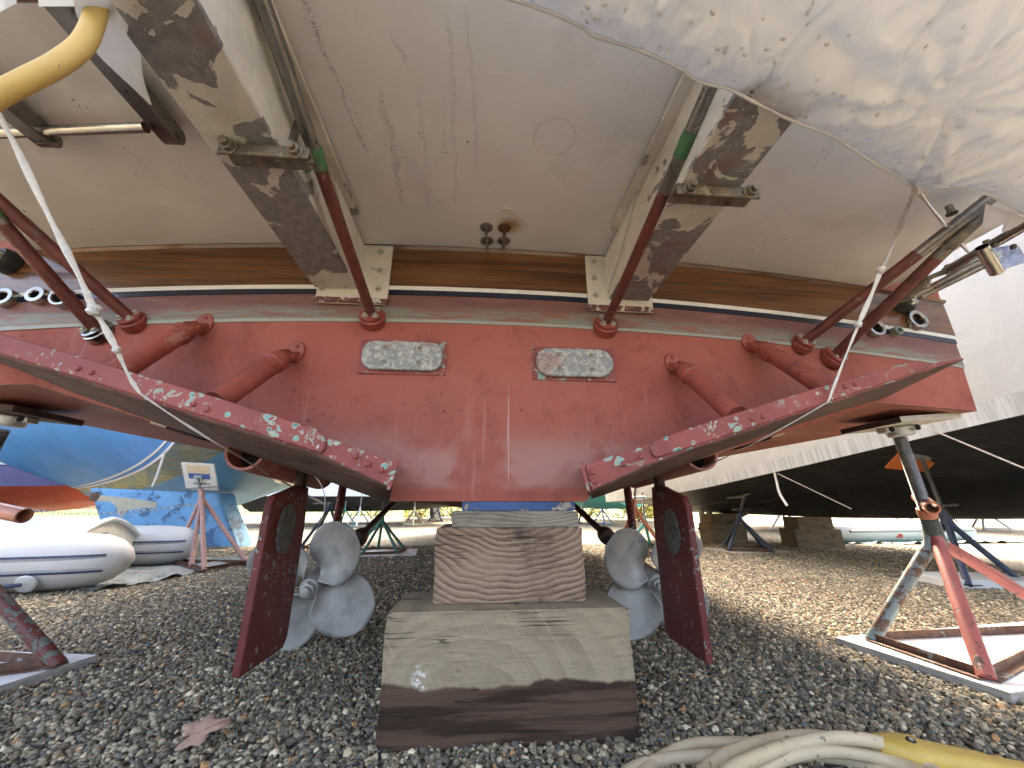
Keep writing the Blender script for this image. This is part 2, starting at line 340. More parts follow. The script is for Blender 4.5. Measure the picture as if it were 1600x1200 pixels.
def m_stone():
    g = NG('river_pebble'); oi = g.n('ShaderNodeObjectInfo')
    cr = g.n('ShaderNodeValToRGB'); el = cr.color_ramp.elements; cr.color_ramp.interpolation = 'CONSTANT'
    pal = [(0, (0.141, 0.131, 0.106)), (.15, (0.264, 0.231, 0.170)), (.28, (0.189, 0.181, 0.151)), (.40, (0.377, 0.325, 0.231)), (.54, (0.236, 0.198, 0.135)), (.64, (0.509, 0.431, 0.298)), (.75, (0.330, 0.249, 0.156)), (.83, (0.678, 0.565, 0.386)), (.90, (0.169, 0.125, 0.084)), (.935, (0.566, 0.311, 0.142)), (.955, (0.943, 0.800, 0.570)), (.985, (0.103, 0.101, 0.089))]
    el[0].position = 0; el[0].color = (*pal[0][1], 1); el[1].position = pal[1][0]; el[1].color = (*pal[1][1], 1)
    for p, c in pal[2:]: e = el.new(p); e.color = (*c, 1)
    g.l(oi.outputs['Random'], cr.inputs[0])
    n = g.noise(1.6, 6, .7); c = g.mix(g.ramp(n, .3, .7), g.mix(1., cr.outputs[0], (.62, .62, .62), 'MULTIPLY'), g.mix(1., cr.outputs[0], (1.25, 1.24, 1.2), 'MULTIPLY'))
    return g.done(c, .62, 0, g.bump(g.noise(4, 5, .7), .35, .1), 0, .35)
def m_ground():
    g = NG('far_gravel'); vc = g.n('ShaderNodeTexVoronoi'); vc.inputs['Scale'].default_value = 52.; g.l(g.co(), vc.inputs[0])
    hs = g.n('ShaderNodeSeparateColor'); g.l(vc.outputs['Color'], hs.inputs[0])
    cr = g.n('ShaderNodeValToRGB'); el = cr.color_ramp.elements; el[0].color = (.075, .074, .07, 1); el[1].color = (.44, .41, .34, 1)
    for p, c in ((.35, (.13, .125, .11)), (.6, (.20, .19, .16)), (.85, (.27, .235, .18))): e = el.new(p); e.color = (*c, 1)
    g.l(hs.outputs[0], cr.inputs[0])
    c = g.mix(g.ramp(g.noise(.8, 5, .6), .35, .65), cr.outputs[0], g.mix(1., cr.outputs[0], (1.1, 1.0, .8), 'MULTIPLY'))
    h = g.ramp(vc.outputs['Distance'], .0, .65, 1., 0.)
    return g.done(c, .75, 0, g.bump(h, 1., .012), 0, .3)

RED = m_antifoul(); KEELP = m_keelpaint()
TAB = m_chipped('chipped_red_tab_paint', (.32, .080, .070), amount=.60, patches=(.17, .40, .35), spots=26.)
TABTOP = m_chipped('heavily_chipped_red_tab_paint', (.33, .085, .075), amount=.575, scale=34., patches=(.17, .40, .35), spots=30.)
TABUND = simple('rough_shaded_underside', (.105, .052, .040), .8, var=.5, vs=22, bump=.9, bs=38, layers=((30, .60, .66, (.03, .018, .014)), (17, .62, .68, (.17, .085, .068))), stretch=(.35, 1, 1))  # tab red browned: underside shade put into the colour, rough blotches over it
RUD = m_chipped('dark_red_rudder_paint', (.150, .028, .026), patches=(.15, .32, .28), pale=(.36, .34, .31), amount=.62, scale=60., spots=34., sm_=(.56, .62))
WOODB = m_wood_band(); SCUM = m_scum(); ANODE = m_anode(); PLAT = m_platform()
WHITEP = simple('white_paint', (.74, .72, .65), .4, var=.1, vs=9, bump=.1)
OFFW = m_peeling('peeling_bracket_paint', (.66, .62, .53), (.16, .085, .07), .33, 9.)
FOOT = m_peeling('chipped_foot_paint', (.62, .60, .53), (.15, .055, .045), .56, 40., .4); STRIPE_W = simple('white_stripe_paint', (.78, .76, .70), .35, var=.08); NAVY = simple('navy_stripe_paint', (.008, .014, .032), .18, var=.3, coat=.5)
BEAM_B = m_peeling('peeling_beam_paint', (.62, .58, .51), (.215, .20, .195), .525, 6.2)
BEAM_S = m_peeling('cream_beam_side_paint', (.70, .665, .58), (.26, .24, .22), .385, 7.)
CLAMP = simple('corroded_bronze', (.20, .175, .135), .6, .5, .4, 30, .6, 60, layers=((24, .58, .64, (.40, .38, .31)), (14, .60, .68, (.10, .075, .055))))
TUBE_RED = simple('worn_dark_red_tube_paint', (.135, .036, .029), .48, 0, .3, 26, .2, 90, layers=((20, .60, .64, (.10, .058, .048)), (34, .63, .66, (.26, .15, .125))))
TUBE_MET = simple('dull_stainless_tube', (.27, .245, .22), .34, .85, .3, 20, .08, 60, layers=((8, .58, .7, (.22, .13, .09)),), stretch=(1, .2, 1))
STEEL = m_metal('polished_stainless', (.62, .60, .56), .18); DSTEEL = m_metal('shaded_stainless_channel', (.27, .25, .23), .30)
CHROME = m_metal('chromed_bronze', (.46, .44, .40), .22); BRONZE_RED = simple('red_painted_bronze', (.27, .058, .045), .5, 0, .3, 30, .3, 70, layers=((26, .64, .68, (.13, .04, .03)),))
CYL = simple('red_painted_cylinder', (.32, .075, .056), .52, 0, .2, 16, .18, 70, layers=((13, .62, .67, (.20, .05, .04)), (9, .66, .70, (.42, .19, .15))))
BLACK = simple('black_rubber', (.012, .012, .013), .5, var=.3); DARK = simple('dark_bore', (.006, .005, .005), .9, var=.2)
TAPE = simple('green_masking_tape', (.055, .16, .070), .6, 0, .2, 40, .3, 60, layers=((9, .62, .70, (.22, .13, .05)),))
PROP = simple('weathered_bronze_grey_propeller', (.40, .40, .385), .55, .30, .22, 11, .12, 90, layers=((6, .55, .70, (.24, .265, .26)), (16, .62, .70, (.40, .395, .36))))
SHAFT = simple('dark_fouled_shaft', (.055, .030, .026), .6, .2, .4, 25, .4, 70)
RUDAN = simple('dark_pitted_zinc', (.105, .105, .092), .8, 0, .5, 60, .8, 70, layers=((70, .60, .66, (.28, .27, .23)),))
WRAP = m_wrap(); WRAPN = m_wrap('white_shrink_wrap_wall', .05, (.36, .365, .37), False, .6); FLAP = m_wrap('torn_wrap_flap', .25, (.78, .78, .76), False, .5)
STRAP = simple('white_webbing', (.70, .69, .65), .7, var=.12, vs=60, bump=.5, bs=220, layers=((16, .62, .70, (.45, .40, .33)),))
TWINE = simple('thin_grey_line', (.42, .38, .34), .7, var=.2, vs=80)
YEL = simple('yellow_power_cord', (.62, .42, .135), .55, 0, .1, 9, .15, 120, layers=((46, .66, .70, (.18, .14, .07)), (7, .58, .72, (.70, .52, .24))))
CREAM = simple('dirty_cream_power_cord', (.58, .47, .31), .55, 0, .12, 8, .12, 100, layers=((52, .62, .68, (.17, .14, .10)), (5, .5, .7, (.62, .52, .38))))
CONN = simple('yellow_plug_body', (.60, .41, .09), .45, 0, .1, 12, .1, 90, layers=((22, .64, .72, (.35, .23, .06)),))
WBOT = m_ringwood('weathered_oak_timber', (.345, .28, .19), (.20, .155, .10), 9., (.05, 0, .16), (.105, .062, .042), (.092, .09), ring=False, knots=((PY(716, 1048, 1.168).x, 1.168, PY(716, 1048, 1.168).z, .014, (.13, .10, .07)), (PY(893, 1106, 1.168).x, 1.168, PY(893, 1106, 1.168).z, .011, (.13, .10, .07))), chalk=((PY(655, 1065, 1.168).x, 1.168, PY(655, 1065, 1.168).z, .026),))
WMID = m_ringwood('grained_fir_timber', (.37, .26, .185), (.125, .076, .052), 24., (.10, 0, .62), knots=((PY(812, 842, 1.243).x, 1.243, PY(812, 842, 1.243).z + .012, .024, (.055, .042, .045)), (PY(845, 938, 1.243).x, 1.243, PY(845, 938, 1.243).z, .02, (.14, .09, .075))))
WPL = m_ringwood('split_grey_plank', (.36, .325, .265), (.20, .17, .13), 26., (0, 0, 1.4))
BLUEB = m_peeling('flaking_blue_board', (.028, .095, .26), (.36, .33, .28), .44, 11., .4)
STONE = m_stone(); GROUND = m_ground()
PLY = simple('white_painted_plywood', (.72, .73, .73), .55, 0, .10, 7, .2, 60, layers=((5, .60, .72, (.56, .53, .47)), (30, .70, .74, (.40, .33, .25))))
PLYE = simple('weathered_plywood_edge', (.38, .375, .35), .8, 0, .3, 30, .6, 60, stretch=(.4, .4, 6))
PLYN = simple('bare_plywood_pad', (.50, .47, .40), .7, 0, .15, 12, .3, 50); PLYD = simple('dark_plywood_pad', (.055, .028, .022), .7, 0, .3, 20, .3)
GALV = simple('galvanised_screw', (.23, .235, .235), .4, .8, .25, 30, .2); GALVP = simple('galvanised_plate', (.45, .455, .44), .42, .6, .15, 18, .1)
STAND_R = m_peeling('chipped_red_stand_paint', (.38, .095, .085), (.10, .065, .055), .40, 24., .4)
STAND_D = m_peeling('dark_green_rusted_stand_paint', (.055, .075, .068), (.17, .19, .17), .45, 26., .5)
STAND_B = m_peeling('light_blue_rusted_stand_paint', (.21, .27, .27), (.14, .085, .055), .455, 20., .5)
STAND_L = m_peeling('dark_red_green_stand_paint', (.16, .045, .038), (.13, .15, .125), .50, 22., .5)
RUST = simple('brown_rusted_steel', (.13, .065, .040), .75, .1, .4, 30, .6, 70, layers=((18, .60, .66, (.27, .30, .28)),))
COPPER = simple('salmon_painted_pipe', (.46, .175, .105), .35, .2, .25, 20, .1, 60, coat=.2)
ORANGE = simple('orange_plywood_pad', (.62, .17, .045), .55, var=.12); BLUEST = simple('navy_painted_stand', (.035, .05, .09), .5, 0, .3, 22, .2)
BLUEH = simple('blue_topside_paint', (.048, .29, .68), .5, 0, .13, 1.3, .05, 20, layers=((3, .60, .72, (.06, .36, .78)), (9, .68, .72, (.03, .17, .44))))
BLUEK = simple('scuffed_blue_bottom_paint', (.13, .36, .62), .6, 0, .2, 2.4, .2, 30, layers=((5, .54, .60, (.06, .15, .28)), (8, .60, .66, (.20, .42, .60))))
BLUEU = simple('dull_blue_bottom_paint', (.085, .24, .40), .55, 0, .15, 1.4, .1, 25, layers=((3, .55, .7, (.20, .33, .42)),))
TANST = simple('stained_waterline_paint', (.36, .34, .17), .65, 0, .25, 5, .2, 30, layers=((6, .50, .60, (.15, .27, .33)), (11, .58, .66, (.52, .49, .32))))
TANP = simple('bare_primer_patch', (.50, .45, .34), .75, 0, .15, 9, .3, 40, layers=((12, .64, .70, (.22, .08, .05)),))
BLKH = simple('black_bottom_paint', (.019, .0195, .021), .5, 0, .35, 3, .2, 40, layers=((3.2, .56, .72, (.075, .076, .08)), (20, .60, .70, (.04, .04, .042))), stretch=(1, .3, 1))
SKIRT = simple('grey_wrap_skirt', (.40, .42, .45), .5, 0, .3, 9, .3, 30, stretch=(1, 3, .1))
HYP = simple('white_inflatable_fabric', (.54, .555, .56), .5, 0, .06, 5, .08, 30, layers=((5, .60, .72, (.45, .46, .455)),)); HYPG = simple('grey_rubbing_strip', (.30, .325, .34), .5, var=.1); NAVYL = simple('navy_trim', (.03, .04, .10), .5)
TARP = simple('silver_green_tarp', (.36, .38, .37), .4, 0, .3, 10, .6, 24, layers=((9, .56, .62, (.10, .18, .15)), (15, .6, .68, (.55, .57, .57))))
LEAF = simple('dry_brown_leaf', (.36, .22, .16), .7, 0, .25, 40, .3, 120)

# ================================================================== GROUND
def ground():
    b = MB(); b.add([(-400, -60, 0), (400, -60, 0), (400, 500, 0), (-400, 500, 0)], [(0, 1, 2, 3)])
    tag(b.build('ground', GROUND, smooth=0), kind='structure')
    # loose pebbles: real stones scattered over the near ground
    b = MB(); ys = [-.5, 2.6, 5.2, 8.]
    b.add([(-1.9, .55, .002), (2.1, .55, .002), (4.2, 2.4, .002), (-3.8, 2.4, .002), (-4.6, 4.4, .002), (5.6, 4.4, .002), (-5, 6.6, .002), (7, 6.6, .002)], [(0, 1, 2, 3), (3, 2, 5, 4), (4, 5, 7, 6)])
    o = b.build('gravel', STONE, smooth=0); tag(o, 'grey and brown river pebbles loose on the yard', kind='stuff')
    t = bpy.data.node_groups.new('pebble_scatter', 'GeometryNodeTree')
    t.interface.new_socket('Geometry', in_out='INPUT', socket_type='NodeSocketGeometry'); t.interface.new_socket('Geometry', in_out='OUTPUT', socket_type='NodeSocketGeometry')
    N = t.nodes.new; L = t.links.new
    gi = N('NodeGroupInput'); go = N('NodeGroupOutput')
    pos = N('GeometryNodeInputPosition'); sep = N('ShaderNodeSeparateXYZ'); L(pos.outputs[0], sep.inputs[0])
    dens = N('ShaderNodeMapRange'); dens.inputs[1].default_value = 2.2; dens.inputs[2].default_value = 6.5; dens.inputs[3].default_value = 11000; dens.inputs[4].default_value = 1900; L(sep.outputs[1], dens.inputs[0])
    dp = N('GeometryNodeDistributePointsOnFaces'); L(gi.outputs[0], dp.inputs['Mesh']); dp.inputs['Density'].default_value = 6000
    L(dens.outputs[0], dp.inputs['Density']); dp.inputs['Seed'].default_value = 3
    jg = N('GeometryNodeJoinGeometry')
    for k in range(4):
        ico = N('GeometryNodeMeshIcoSphere'); ico.inputs['Radius'].default_value = 1; ico.inputs['Subdivisions'].default_value = 2
        nz = N('ShaderNodeTexNoise'); nz.noise_dimensions = '4D'; nz.inputs['Scale'].default_value = .9; nz.inputs['Detail'].default_value = 1.5; nz.inputs['W'].default_value = k * 7.3
        p2 = N('GeometryNodeInputPosition'); L(p2.outputs[0], nz.inputs['Vector'])
        sb = N('ShaderNodeVectorMath'); sb.operation = 'SUBTRACT'; sb.inputs[1].default_value = (.5, .5, .5); L(nz.outputs[1], sb.inputs[0])
        sc = N('ShaderNodeVectorMath'); sc.operation = 'SCALE'; sc.inputs['Scale'].default_value = 1.5; L(sb.outputs[0], sc.inputs[0])
        sp = N('GeometryNodeSetPosition'); L(ico.outputs[0], sp.inputs[0]); L(sc.outputs[0], sp.inputs['Offset'])
        tr = N('GeometryNodeTransform'); L(sp.outputs[0], tr.inputs[0]); tr.inputs['Scale'].default_value = [(1, .8, .62), (1, .7, .55), (1, .86, .75), (1, .62, .5)][k]
        ss = N('GeometryNodeSetShadeSmooth'); L(tr.outputs[0], ss.inputs[0])
        ti = N('GeometryNodeGeometryToInstance'); L(ss.outputs[0], ti.inputs[0]); L(ti.outputs[0], jg.inputs[0])
    ip = N('GeometryNodeInstanceOnPoints'); L(dp.outputs['Points'], ip.inputs['Points']); L(jg.outputs[0], ip.inputs['Instance']); ip.inputs['Pick Instance'].default_value = True
    rv = N('FunctionNodeRandomValue'); rv.data_type = 'FLOAT_VECTOR'; rv.inputs[0].default_value = (-.5, -.5, 0); rv.inputs[1].default_value = (.5, .5, 6.28); L(rv.outputs[0], ip.inputs['Rotation'])
    rs = N('FunctionNodeRandomValue'); rs.data_type = 'FLOAT'; rs.inputs[2].default_value = 0; rs.inputs[3].default_value = 1; rs.inputs['Seed'].default_value = 5
    pw = N('ShaderNodeMath'); pw.operation = 'POWER'; pw.inputs[1].default_value = 2.6; L(rs.outputs[1], pw.inputs[0])
    ms = N('ShaderNodeMapRange'); ms.inputs[3].default_value = .0046; ms.inputs[4].default_value = .0118; L(pw.outputs[0], ms.inputs[0])
    far = N('ShaderNodeMapRange'); far.inputs[1].default_value = 2.5; far.inputs[2].default_value = 6.5; far.inputs[3].default_value = 1; far.inputs[4].default_value = 1.9; L(sep.outputs[1], far.inputs[0])
    mm = N('ShaderNodeMath'); mm.operation = 'MULTIPLY'; L(ms.outputs[0], mm.inputs[0]); L(far.outputs[0], mm.inputs[1]); L(mm.outputs[0], ip.inputs['Scale'])
    zo = N('FunctionNodeRandomValue'); zo.data_type = 'FLOAT_VECTOR'; zo.inputs[0].default_value = (0, 0, -.001); zo.inputs[1].default_value = (0, 0, .009); zo.inputs['Seed'].default_value = 9
    ti = N('GeometryNodeTranslateInstances'); L(ip.outputs[0], ti.inputs[0]); L(zo.outputs[0], ti.inputs['Translation']); ti.inputs['Local Space'].default_value = False
    sm = N('GeometryNodeSetMaterial'); sm.inputs['Material'].default_value = STONE; L(ti.outputs[0], sm.inputs[0])
    L(sm.outputs[0], go.inputs[0])
    md = o.modifiers.new('pebbles', 'NODES'); md.node_group = t
ground()

# ================================================================== THE YACHT
yacht = thing('motor_yacht', (XC, 1.5, .0), 'red-bottomed motor yacht with teak-grain transom band, hauled out on blocks', 'yacht')
HB = 1.935
def zb(u):                      # lower edge of the transom, u = distance from the centreline
    u = abs(u)
    if u <= .31: return .582
    if u <= .335: return .582 + (u - .31) * 1.0
    if u <= 1.48: return .607 + (u - .335) * (.945 - .607) / 1.145
    return .945 - (u - 1.48) * .035
def halfpts(): return [0, .1, .2, .29, .31, .335, .5, .7, .9, 1.1, 1.3, 1.48, 1.6, 1.75, 1.88, HB]
US = [-u for u in halfpts()[::-1][:-1]] + halfpts()
def build_hull():
    b = MB()
    nz = 14
    vs = []; W = len(US)
    for j in range(nz + 1):
        for u in US:
            z0 = zb(u); z1 = 1.56 + C1 * u * u; z = z0 + (z1 - z0) * j / nz; x = XC + u * (1 + .035 * max(0, z - .93) * (abs(u) > 1.7)); vs.append((x, TY(x), z))
    b.add(vs, [(j * W + i, j * W + i + 1, (j + 1) * W + i + 1, (j + 1) * W + i) for j in range(nz) for i in range(W - 1)])
    o = b.build('transom', RED, yacht, bevel=.006); 
    # bottom, lofted forward from the transom's lower edge to the bow
    st = [(0, 1, 0, 0), (.35, 1, 0, .02), (1.0, 1., -.05, .05), (2.2, 1., -.14, .12), (4, 1., -.19, .18), (6, .93, -.19, .30), (8, .72, -.12, .55), (9.6, .40, .1, .9), (10.6, .03, .5, 1.3)]
    b = MB(); vs = []
    for s, wsc, kd, ch in st:
        for u in US:
            a = abs(u); z = zb(u); k = min(1, a / .33)
            zz = z + (kd * (1 - k) if a < .335 else kd * .35 * max(0, 1 - (a - .335) / 1.1)) + ch * .35 * (a / HB) ** 2
            xs = u * wsc * (1 - .75 * min(1, s / 1.6) * (a < .336))
            vs.append((XC + xs, TY(XC + u) * (1 if s == 0 else 0) + (1.25 + s) * (s > 0) + (.004 if s == 0 else 0), zz))
    n = len(st); b.add(vs, [(j * W + i, j * W + i + 1, (j + 1) * W + i + 1, (j + 1) * W + i) for j in range(n - 1) for i in range(W - 1)])
    b.build('hull_bottom', KEELP, yacht, smooth=25)
    for sgn in (-1, 1):
        b = MB(); vs = []
        for s, wsc, kd, ch in st:
            zc = zb(HB) + ch * .35
            for f in (0, .25, .5, 1):
                u = sgn * HB; x = XC + u * (wsc + (.05 * f if s > 3 else 0)) ; zt = 2.05 + ch * .3
                z = zc + (zt - zc) * f; vs.append((x + sgn * .035 * max(0, z - .93) * HB * .5, (TY(XC + u) + .003) if s == 0 else 1.25 + s, z))
        b.add(vs, [(j * 4 + i, j * 4 + i + 1, (j + 1) * 4 + i + 1, (j + 1) * 4 + i) for j in range(n - 1) for i in range(3)])
        b.build('hull_side', WHITEP, yacht, smooth=30)
build_hull()
def band(name, z0, z1, mat, off0, off1=None, x0=-HB, x1=HB, nx=60, lip=.006):
    off1 = off0 if off1 is None else off1; b = MB(); vs = []
    for i in range(nx + 1):
        u = x0 + (x1 - x0) * i / nx; q = 1 + .035 * max(0, z0 - .93) * (abs(u) > 1.7); x = XC + u * q; y = TY(x); c = C1 * u * u
        vs += [(x, y + .002, z0 + c), (x, y - off0, z0 + c), (x, y - off1, z1 + c), (x, y + .002, z1 + c)]
    b.add(vs, [(i * 4 + k, i * 4 + k + 1, i * 4 + k + 5, i * 4 + k + 4) for i in range(nx) for k in range(3)] + [(0, 1, 2, 3), tuple(nx * 4 + k for k in (3, 2, 1, 0))])
    return b.build(name, mat, yacht, smooth=30)
band('waterline_strip', 1.188, 1.2945, SCUM, .004)
band('navy_stripe', 1.2955, 1.316, NAVY, .005)
band('white_stripe', 1.3165, 1.3325, STRIPE_W, .006)
band('teak_band', 1.333, 1.487, WOODB, .0075)
band('teak_lip', 1.4875, 1.499, WOODB, .009, .016)

# ---- shared small hardware (local z is its axis)
def hexbolt(r, h, n=6):
    b = MB(); b.lathe([(r * 1.5, 0), (r * 1.5, h * .25)], (0, 0, 0), (0, 0, 1), 16); b.lathe([(r, h * .25), (r, h * .85), (r * .8, h)], (0, 0, 0), (0, 0, 1), n); return b
BOLT = hexbolt(.0075, .010).mesh('bolt', 30); BOLT.materials.append(simple('painted_bolt', (.42, .40, .34), .5, .3, .3, 60, .2))
RIVET = MB().lathe([(.0072, 0), (.0068, .0025), (.005, .0045), (.002, .0052)], (0, 0, 0), (0, 0, 1), 12).mesh('rivet', 60); RIVET.materials.append(TAB)
SCREW = MB().lathe([(.0085, 0), (.0085, .002), (.005, .0022), (.005, .0012), (.0012, .0012)], (0, 0, 0), (0, 0, 1), 14).mesh('screw', 40); SCREW.materials.append(simple('corroded_screw', (.24, .22, .17), .6, .5, .4, 90, .3))
AFT = V(0, -1, 0); DOWN = V(0, 0, -1)

# ---- hull anodes
def anode(px0, py0, px1, py1, slope, sharp):
    c = PT((px0 + px1) / 2, (py0 + py1) / 2); a = PT(px0, (py0 + py1) / 2 - slope); d = PT(px1, (py0 + py1) / 2 + slope)
    hw = (d - a).length / 2; hh = (PT((px0 + px1) / 2, py0) - PT((px0 + px1) / 2, py1)).length / 2; y = TY(c.x)
    pad = MB().box((c.x, y - .002, c.z), (hw * 2 + .022, .008, hh * 2 + .020)).build('anode_pad', TABTOP, yacht, bevel=.002)
    b = MB(); poly = []; n = 10
    for sg, a0 in ((1, -90), (-1, 90)):
        for i in range(n + 1):
            q = R(a0 + 180 * i / n); e = sharp
            cx = math.copysign(abs(math.cos(q)) ** e, math.cos(q)); cz = math.copysign(abs(math.sin(q)) ** e, math.sin(q))
            poly.append((c.x + sg * (hw - hh * .9) + hh * .9 * cx, y - .007, c.z + hh * cz))
    b.prism(poly, (0, -.017, 0)); o = b.build('anode', ANODE, yacht, bevel=.005)
    for ux in (-.42, .42):
        for uz in (-.5, .5): place(SCREW, 'screw', (c.x + ux * hw, y - .0243, c.z + uz * hh), AFT, o)
anode(568, 537, 693, 581, 0, .8); anode(837, 548, 956, 591, 0, 1.05)

# ---- platform and what hangs from it
def plat_z(x): return 1.500 + C1 * (x - XC) ** 2
def build_platform():
    b = MB(); nx, ny = 50, 16
    def aft(u): return .30 + .29 * (abs(u) / 1.2) ** 1.6 if abs(u) < 1.6 else .30 + .29 * (1.6 / 1.2) ** 1.6 + (abs(u) - 1.6) * .25
    vs = []; 
    for top in (0, 1):
        for j in range(ny + 1):
            for i in range(nx + 1):
                u = -1.66 + 3.32 * i / nx; x = XC + u; y1 = TY(x) - .013; y0 = aft(u); y = y0 + (y1 - y0) * j / ny; vs.append((x, y, plat_z(x) + .07 * top))
    W = nx + 1; H = W * (ny + 1); fs = []
    for j in range(ny):
        for i in range(nx):
            a = j * W + i; fs += [(a, a + W, a + W + 1, a + 1), (H + a, H + a + 1, H + a + W + 1, H + a + W)]
    for i in range(nx): fs += [(i, i + 1, H + i + 1, H + i), (ny * W + i + 1, ny * W + i, H + ny * W + i, H + ny * W + i + 1)]
    for j in range(ny): fs += [((j + 1) * W, j * W, H + j * W, H + (j + 1) * W), (j * W + nx, (j + 1) * W + nx, H + (j + 1) * W + nx, H + j * W + nx)]
    b.add(vs, fs); return b.build('swim_platform', PLAT, yacht, bevel=.006)
platform = build_platform()
WASH = MB().lathe([(.0235, 0), (.0235, .002), (.021, .0035)], (0, 0, 0), (0, 0, 1), 20).lathe([(.011, .0035), (.011, .011)], (0, 0, 0), (0, 0, 1), 6).lathe([(.0055, .011), (.0055, .034)], (0, 0, 0), (0, 0, 1), 10).mesh('platform_bolt', 40)
WASHR = WASH.copy(); WASH.materials.append(m_metal('dull_bolt_metal', (.36, .34, .31), .35)); WASHR.materials.append(simple('rusty_bolt', (.13, .065, .03), .7, .3, .4, 60, .3))
for i, (px, py) in enumerate(((760, 356), (788, 357), (761, 377), (787, 377))):
    p = PZ(px, py, 1.497); place(WASHR if i in (1,) else WASH, 'platform_bolt', (p.x, p.y, 1.4995), DOWN, platform)
# rust bloom round the second bolt
def rust_bloom():
    g = NG('rust_bloom'); p = PZ(796, 352, 1.5)
    q = g.n('ShaderNodeVectorMath', operation='DISTANCE'); g.l(g.co(), q.inputs[0]); q.inputs[1].default_value = (p.x, p.y, 1.4985)
    d = g.mul(q.outputs['Value'], g.mul(g.noise(30, 4), .02), 'ADD'); c = g.mix(g.ramp(d, .06, .02), (.68, .64, .58), (.34, .19, .075))
    mt = g.done(c, .6)
    b = MB(); n = 20; poly = []
    for i in range(n): a = 2 * math.pi * i / n; r = .055 * (1 + .2 * math.sin(3 * a + 1)); poly.append((p.x + r * math.cos(a), p.y + 1.15 * r * math.sin(a) - .008, 1.4992))
    b.prism(poly, (0, 0, .003)); b.build('rust_stain', mt, platform, smooth=0)
rust_bloom()

# ---- platform beams (two box beams from the transom aft)
def beam(sgn, xin, xout, plate_px, bolts_px, clamp_px, clampY, rod_px, yA=.25):
    x0, x1 = sorted((xin, xout)); zt = 1.4995 + C1 * .55 ** 2 - .003; yT = TY(xin) - .022
    zbm = 1.30
    bm = MB()
    # tapered inner and outer webs, flange below
    for x in (x0, x1 - .008):
        bm.hexa([(x, yA, zbm + .012), (x + .008, yA, zbm + .012), (x + .008, yT, zbm + .012), (x, yT, zbm + .012), (x, yA, zt), (x + .008, yA, zt), (x + .008, yT, zt), (x, yT, zt)])
    o = bm.build('platform_beam', BEAM_S, yacht, bevel=.002)
    MB().box(((x0 + x1) / 2, (yA + yT) / 2, zbm + .006), (x1 - x0 + .004, yT - yA, .0115)).build('beam_flange', BEAM_B, o, bevel=.003)
    xi = xin + sgn * -.0  # inner top flange strip under the platform
    s = -1 if sgn > 0 else 1
    MB().box((xin + s * .017, (yA + yT - .16) / 2, zt - .006), (.034, yT - .16 - yA, .010)).build('top_flange', BEAM_S, o, bevel=.002)
    # foot gusset on the inboard side
    MB().prism([(xin + s * .002, yT, 1.335), (xin + s * .002, yT, zt - .012), (xin + s * .002, yT - .30, zt - .012)], (s * .006, 0, 0)).build('gusset', WHITEP, o)
    a = PT(*plate_px[0]); d = PT(*plate_px[1]); xm = (a.x + d.x) / 2; hw = abs(d.x - a.x) / 2; z1 = 1.492 ; z0 = min(a.z, d.z)
    yp = TY(xm)
    pl = MB().prism([(xm - hw, yp - .010, z0), (xm + hw, yp - .010, z0), (xm + hw, yp - .010, z1), (xm - hw, yp - .010, z1)], (0, -.011, 0)).build('mounting_plate', OFFW, o, bevel=.004)
    MB().box((xm, yp - .0165, z0 + .012), (hw * 2 + .001, .0125, .022)).build('plate_foot', FOOT, pl, bevel=.002)
    for px in bolts_px: p = PT(*px, .021); place(BOLT, 'bolt', (p.x, yp - .021, p.z), AFT, pl)
    # clamp bar across the underside
    A = PY(clamp_px[0][0], clamp_px[0][1], clampY); B = PY(clamp_px[1][0], clamp_px[1][1], clampY)
    zc = zbm - .0295
    cl = MB().box(((A.x + B.x) / 2, clampY + .02, zc + .014), (abs(B.x - A.x), .010, .030)).box(((A.x + B.x) / 2, clampY + .045, zc + .024), (abs(B.x - A.x), .055, .009)).build('clamp_bar', CLAMP, o, bevel=.004)
    for t in (.14, .86):
        xx = A.x + (B.x - A.x) * t
        nb = MB().lathe([(.017, 0), (.017, .004), (.0125, .005), (.0125, .016), (.008, .0165), (.008, .026)], (xx, clampY + .0148, zc + .012), (0, -1, -.25), 14).build('nut', CLAMP, cl)
    # hanger rod beside the beam down to the clamp
    p = PY(rod_px[0], rod_px[1], clampY + .05); MB().tube([(p.x, clampY + .05, zc + .02), (p.x, clampY + .07, zt)], .0085, 12).build('hanger_rod', TUBE_MET, o)
    return o
bl = beam(-1, -.455, -.597, ((495, 477), (606, 480)), ((595, 393), (593, 422), (591, 451), (504, 451)), ((322, 250), (472, 250)), .645, (452, 225))
br = beam(1, .462, .607, ((918, 488), (1018, 492)), ((928, 408), (929, 434), (931, 461), (1006, 466)), ((1065, 295), (1196, 295)), .675, (1080, 268), .44)

# ---- support tubes with flanges
def flange(px, py, r, mat, tilt=(0, -1, .45), tall=.028):
    p = PT(px, py); ax = Vector(tilt).normalized(); y = TY(p.x)
    o = MB().lathe([(r * 1.12, -.012), (r * 1.12, tall * .45), (r, tall * .55), (r, tall), (r * .86, tall * 1.08)], (p.x, y - .004, p.z), ax, 28).build('flange', mat, yacht)
    e = Vector((1, 0, 0)); g = ax.cross(e)
    for k in range(4):
        a = R(45 + 90 * k); q = Vector((p.x, y - .004, p.z)) + ax * tall * 1.08 + (e * math.cos(a) + g * math.sin(a)) * r * .62
        place(BOLT, 'bolt', q, ax, o)
    return Vector((p.x, y - .004, p.z)) + ax * tall * .6
def t_at(a, b, py):
    lo, hi = 0., 1.
    for _ in range(30):
        m = (lo + hi) / 2; d = a.lerp(b, m) - CO; y = 600 - FPX * d.dot(_u) / d.dot(_f)
        lo, hi = (m, hi) if y > py else (lo, m)
    return lo
